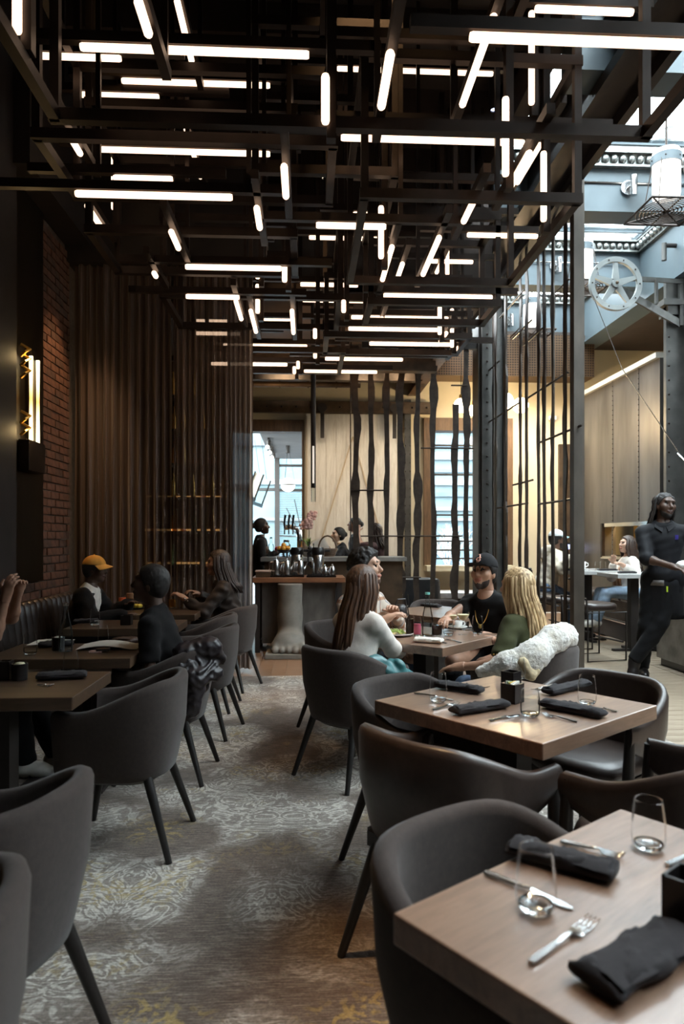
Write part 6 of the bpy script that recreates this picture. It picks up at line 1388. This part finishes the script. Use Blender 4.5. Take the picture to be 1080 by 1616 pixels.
# banquette side
i = person('man in a black tee shirt seated in profile at the menu table', -.80, 4.16, math.radians(88), 1.64, .45, 'deep', lean=13, head=(0, -14, 0), wL=at(196, 1036, 4.02), wR=at(215, 1012, 4.35), pL=(-.5, -.5, -.9), top=(M_BTEE, 'black_tee_shirt'), sleeve=.36, trousers=M_BPANT, hair='short', hairc=H_BLK)
c, f, u, r_ = i['N'], i['fw'], i['up'], i['rt']
b = MB(); b.tube([c+r_*.062*math.cos(a*.5236)+f*.058*math.sin(a*.5236)+u*(.012-.012*math.sin(a*.5236)) for a in range(12)], .0035, 6, closed=True); b.build('silver_neckline', M_CHROME, i['T'], smooth=True)
i = person('person in a yellow cap, white shirt and dark jacket seated on the banquette', -2.03, 6.22, math.radians(-90), 1.58, .475, 'deep', lean=14, head=(0, -6, 0), wR=at(190, 972, 5.9), wL=at(200, 955, 6.3), pR=(.5, -.5, -.8), top=(M_WTOP, 'white_shirt'), trousers=M_BPANT, hair='short', hairc=H_BLK, sleeve=.4)
ball_cap(i, cloth('yellow_cap_twill', (.62, .29, .055)), cloth('yellow_brim', (.66, .34, .08)))
pr = [p_ for p_ in i['tor'][:6]]; pa = []
for q, a in i['arms'].items(): pa += [cap(a[0], a[1], .056, .050, 0, .03), cap(a[1], a[2], .048, .038, 0, .03)]
blob('dark_jacket', [(pr, .014, dict(infl=.028, noise=wrinkle(.006, 40, 5), cuts=[(i['P']-V3(0, 0, .02), V3(0, 0, -1)), (i['N']-i['up']*.03, nrm(i['up'])), (i['Ch']+i['fw']*.075, i['fw'])])), (pa, .014, dict(infl=.026, noise=wrinkle(.006, 40, 5)))], M_BPANT, i['T'])
i = person('woman with dark wavy hair and leather jacket holding a glass at the far banquette table', -.72, 6.60, math.radians(96), 1.66, .475, 'tan', lean=10, head=(4, -4, 0), wL=at(290, 944, 6.35), wR=at(312, 938, 6.75), pL=(-.5, -.4, -.8), top=(M_BRJ, 'leather_jacket'), trousers=M_BPANT, hair='bob', hairc=H_DBR, female=True, sleeve=.98, puff=.020, wrk=.007, curl=1.1)
a = i['arms'][-1]; d = nrm(a[2]-a[1])
for k in range(2): blob('cuff_stud', [([ell(a[2]-d*(.02+.035*k)+V3(-.045, 0, .01), (.010, .010, .010), 0, .01)], .005, {})], M_CHROME, i['T'])
i = person('person with raised clasped hands on the banquette at the menu table, in sneakers', -2.10, 4.22, math.radians(-90), 1.62, .455, 'tan', lean=9, wR=(-1.70, 3.99, 1.07), wL=(-1.69, 4.13, 1.09), pR=(.15, 1.0, -.7), pL=(-.15, 1.0, -.7), top=(M_BTEE, 'sleeveless_black_top'), sleeve=.12, trousers=M_BPANT, hair='long', hairc=H_BLK, female=True, curl=1.0, kR=(.10, .46, .09), kL=(-.06, .58, .09), shoes=None)
b = MB()
M_SNK = mat('white_sneaker_leather', (.60, .57, .52), .6, 0, .1, 20)
for ch in kids(i['T']):
    if ch.name.startswith('shoe'): ch.data.materials[0] = M_SNK
for q, (hp_, kn_, an_) in i['legs'].items():
    for k in range(3): MB().beam(an_+V3(q*.036, .02+.03*k, -.03), an_+V3(q*.048, .045+.03*k, -.075), .006, .012).build('side_stripe', M_BLK, i['T'])
# behind the bars
i = person('bartender with pulled back dark hair and black clothes mixing at the bar', -.74, 10.36, math.radians(-82), 1.70, None, 'deep', lean=5, head=(0, -8, 0), wR=at(436, 872, 10.2), wL=at(446, 866, 10.5), pR=(.4, -.4, -.9), top=(M_BSHIRT, 'black_shirt'), trousers=M_BPANT, hair='bun', hairc=H_BLK, female=True, vox=.02)
b = MB(); q = i['c']+i['r']*.078-i['f']*.005-i['u']*.05; b.ball(tuple(q), .010, 8); b.build('earring', M_CHROME, i['T'])
x, y, z = on_bar(437, 10.1); t = thing('cocktail_glass', 'glass of red garnished drink in the bartender hands', 'glass', (x, y, z)); MB().lathe([(0, 0), (.03, 0), (.038, .10), (.034, .10)], 16).build('glass', M_GLASS, t, smooth=2); MB().ball((0, 0, .11), .036, 8).build('red_garnish', mat('red_garnish', (.55, .04, .05), .6), t, smooth=2)
i = person('woman with tied black hair and black top leaning over the bar', .66, 10.62, math.radians(92), 1.66, .78, 'asian', lean=18, head=(16, -14, 0), wL=at(509, 868, 10.3), wR=at(520, 872, 10.7), pL=(-.5, -.3, -.9), top=(M_BSHIRT, 'black_top'), trousers=M_BPANT, hair='bun', hairc=H_BLK, female=True, vox=.018, sleeve=.9)
i = person('person with wavy hair, plum sweater and jeans perched on a stool by the barn door', 1.16, 11.0, math.radians(60), 1.70, .80, 'tan', lean=6, head=(-10, -4, 0), wL=at(566, 838, 10.95), wR=at(575, 860, 11.3), pL=(-.6, -.4, -.9), top=(M_PLUM, 'plum_sweater'), trousers=M_JEAN, hair='wavy', hairc=H_DBR, female=True, vox=.018)
i = person('person with dark hair in black standing behind the woman at the bar', .86, 11.75, math.radians(80), 1.76, None, 'tan', lean=4, head=(0, -10, 0), aR=(.22, .25, 1.0), aL=(-.22, .25, 1.0), top=(M_BSHIRT, 'black_top'), trousers=M_BPANT, hair='bun', hairc=H_BLK, vox=.02)
for k, (x, y, dz, lb) in enumerate(((.66, 10.62, .12, 'black round bar stool under the woman in black at the bar'), (1.16, 11.0, .14, 'black round bar stool under the person in the plum sweater'))):
    t = thing('bar_stool', lb, 'stool', (x, y, 0), 0, 'round bar stools'); MB().lathe([(0, .60+dz), (.18, .60+dz), (.19, .63+dz), (.18, .66+dz), (0, .665+dz)], 22).build('seat', M_LEA, t, smooth=2)
    for a in range(4): MB().tube([(.12*math.cos(a*1.571+.78), .12*math.sin(a*1.571+.78), .60+dz), (.20*math.cos(a*1.571+.78), .20*math.sin(a*1.571+.78), 0)], .013, 6).build('leg', M_STEELD, t)
    MB().tube([(.17*math.cos(a*.5236), .17*math.sin(a*.5236), .22) for a in range(12)], .010, 6, closed=True).build('foot_ring', M_STEELD, t)
# atrium
i = person('man in a cream hoodie and white cap eating at the high table', 3.36, 9.62, math.radians(-84), 1.78, .66, 'brown', lean=16, head=(0, -10, 0), wR=at(905, 878, 9.2), wL=at(908, 866, 9.5), pR=(.4, -.5, -.8), top=(M_HOOD, 'cream_hoodie'), trousers=M_JEAN, hair='short', hairc=H_BLK, beard=H_BLK, vox=.016, puff=.026, wrk=.007)
ball_cap(i, cloth('white_cap_twill', (.66, .68, .68)), cloth('teal_brim', (.20, .30, .30)), back=False)
N, f, u, r_ = i['N'], i['fw'], i['up'], i['rt']
blob('hood', [([cap(N-f*.10+r_*.07+u*.02, N-f*.13-u*.05, .055, .065, 0, .04), cap(N-f*.10-r_*.07+u*.02, N-f*.13-u*.05, .055, .065, 0, .04), cap(N-f*.13-u*.05, N-f*.15-u*.12, .065, .045, 0, .04)], .014, dict(noise=wrinkle(.006, 60)))], M_HOOD, i['T'])
t = thing('lemonade_glass', 'glass of yellow lemonade in the hoodie man hands', 'glass', (3.72, 9.55, HT)); MB().lathe([(0, 0), (.03, 0), (.036, .13), (.033, .13)], 16).build('glass', M_GLASS, t, smooth=2); MB().lathe([(0, .005), (.029, .005), (.034, .11), (0, .11)], 14).build('lemonade', mat('lemonade', (.75, .6, .12), .2), t, smooth=1)
i = person('young woman with long brown hair and white cardigan seated on the high bench', 4.42, 9.15, math.radians(88), 1.64, .63, 'light', lean=8, head=(8, -12, 0), wL=at(985, 893, 8.9), wR=at(968, 888, 9.4), pL=(-.6, -.4, -.9), top=(M_WTOP, 'white_cardigan'), trousers=M_LJEAN, hair='long', hairc=H_DBR, female=True, vox=.014, kR=(.10, .52, .28), kL=(-.10, .55, .30), puff=.020, shoes=M_SNK)
# the waiter
Dw = 6.95; X0, Y0 = at(1047, 900, Dw)[:2]; fw_ = facing(-.22, -1.0)
i = person('smiling waiter with dreadlocks, black shirt and apron standing against the stone counter', X0, Y0, fw_, 1.86, None, 'deep', lean=-3, side=0, twist=0, head=(22, -2, -4), wR=at(1062, 894, 6.62), wL=at(1096, 893, 6.66), pR=(1.0, -.5, -.4), pL=(-1, -.5, -.4), top=(M_BSHIRT, 'black_shirt'), sleeve=.52, trousers=M_BPANT, hair='dread', hairc=H_BLK, beard=H_BLK, vox=.012, curl=.5,
           kp={-1: (-.7, .7, 0), 1: (.3, 1, 0)}, kR=(.19, -.04, .085), kL=(.30, .13, .175), toe={1: (.05, 1, 0), -1: (.22, .30, -.93)}, toe_down=-1, puff=.016, wrk=.0025)
P, T = i['P'], i['T']; b = MB(); rows = []
for z in (.99, .93, .80, .68, .60):
    rows.append([(P[0]+(.185+.02*(.99-z))*math.sin(a), P[1]+(.150+.03*(.99-z)+.006*math.sin(a*9))*math.cos(a), z) for a in [math.radians(-105+210*j/24) for j in range(25)]])
b.strip(rows); o = b.build('apron', cloth('charcoal_apron', (.011, .011, .013)), T, smooth=2); m_ = o.modifiers.new('Solidify', 'SOLIDIFY'); m_.thickness = .006
b = MB(); b.strip([[(P[0]+.19*math.sin(a), P[1]+(.160)*math.cos(a), z) for a in [math.radians(8+52*j/8) for j in range(9)]] for z in (.985, .93)]); o = b.build('apron_pocket', mat('grey_pocket_leather', (.11, .10, .095), .5, 0, .3, 20), T, smooth=2); m_ = o.modifiers.new('Solidify', 'SOLIDIFY'); m_.thickness = .008
MB().box((P[0]+.0, P[1]+.168, .90), (.014, .010, .055)).build('pen', mat('lime_pen', (.55, .75, .05), .4), T)
c, f, r_, u, s_ = i['c'], i['f'], i['r'], i['u'], i['s']
for q in (1, -1):
    b = MB(); N = i['N']; b.add([tuple(N+i['rt']*q*.012+i['fw']*.095-u*.035), tuple(N+i['rt']*q*.075+i['fw']*.02+u*.035), tuple(N+i['rt']*q*.095+i['fw']*.10-u*.035), tuple(N+i['rt']*q*.030+i['fw']*.135-u*.085)], [(0, 1, 2, 3)]); o = b.build('collar', M_BSHIRT, T); m_ = o.modifiers.new('Solidify', 'SOLIDIFY'); m_.thickness = .006
b = MB(); b.tube([c+r_*(.024*math.cos(a*math.pi/8))+f*(.094-.004*abs(math.cos(a*math.pi/8)))-u*(.060+.010*math.sin(a*math.pi/8)) for a in range(9)], [.002, .004, .0052, .006, .006, .006, .0052, .004, .002], 6); b.build('smile', M_WHITE, T, smooth=True)
MB().box(tuple(P*0+i['Ch']+i['fw']*.135-i['rt']*.10+i['up']*.04), (.03, .006, .045)).build('name_badge', mat('blue_badge', (.035, .025, .20), .4), T)
p = at(1080, 892, 6.58); t = thing('folded_cloth', 'folded white cloth held in the waiter hands', 'cloth', p); blob('cloth', [([cap(V3(-.05, 0, 0), V3(.05, 0, .005), .030, .035, 0, .02), cap(V3(-.03, .01, .02), V3(.04, 0, .03), .02, .025, 0, .02)], .007, dict(noise=wrinkle(.004, 90)))], M_WHITE, t)
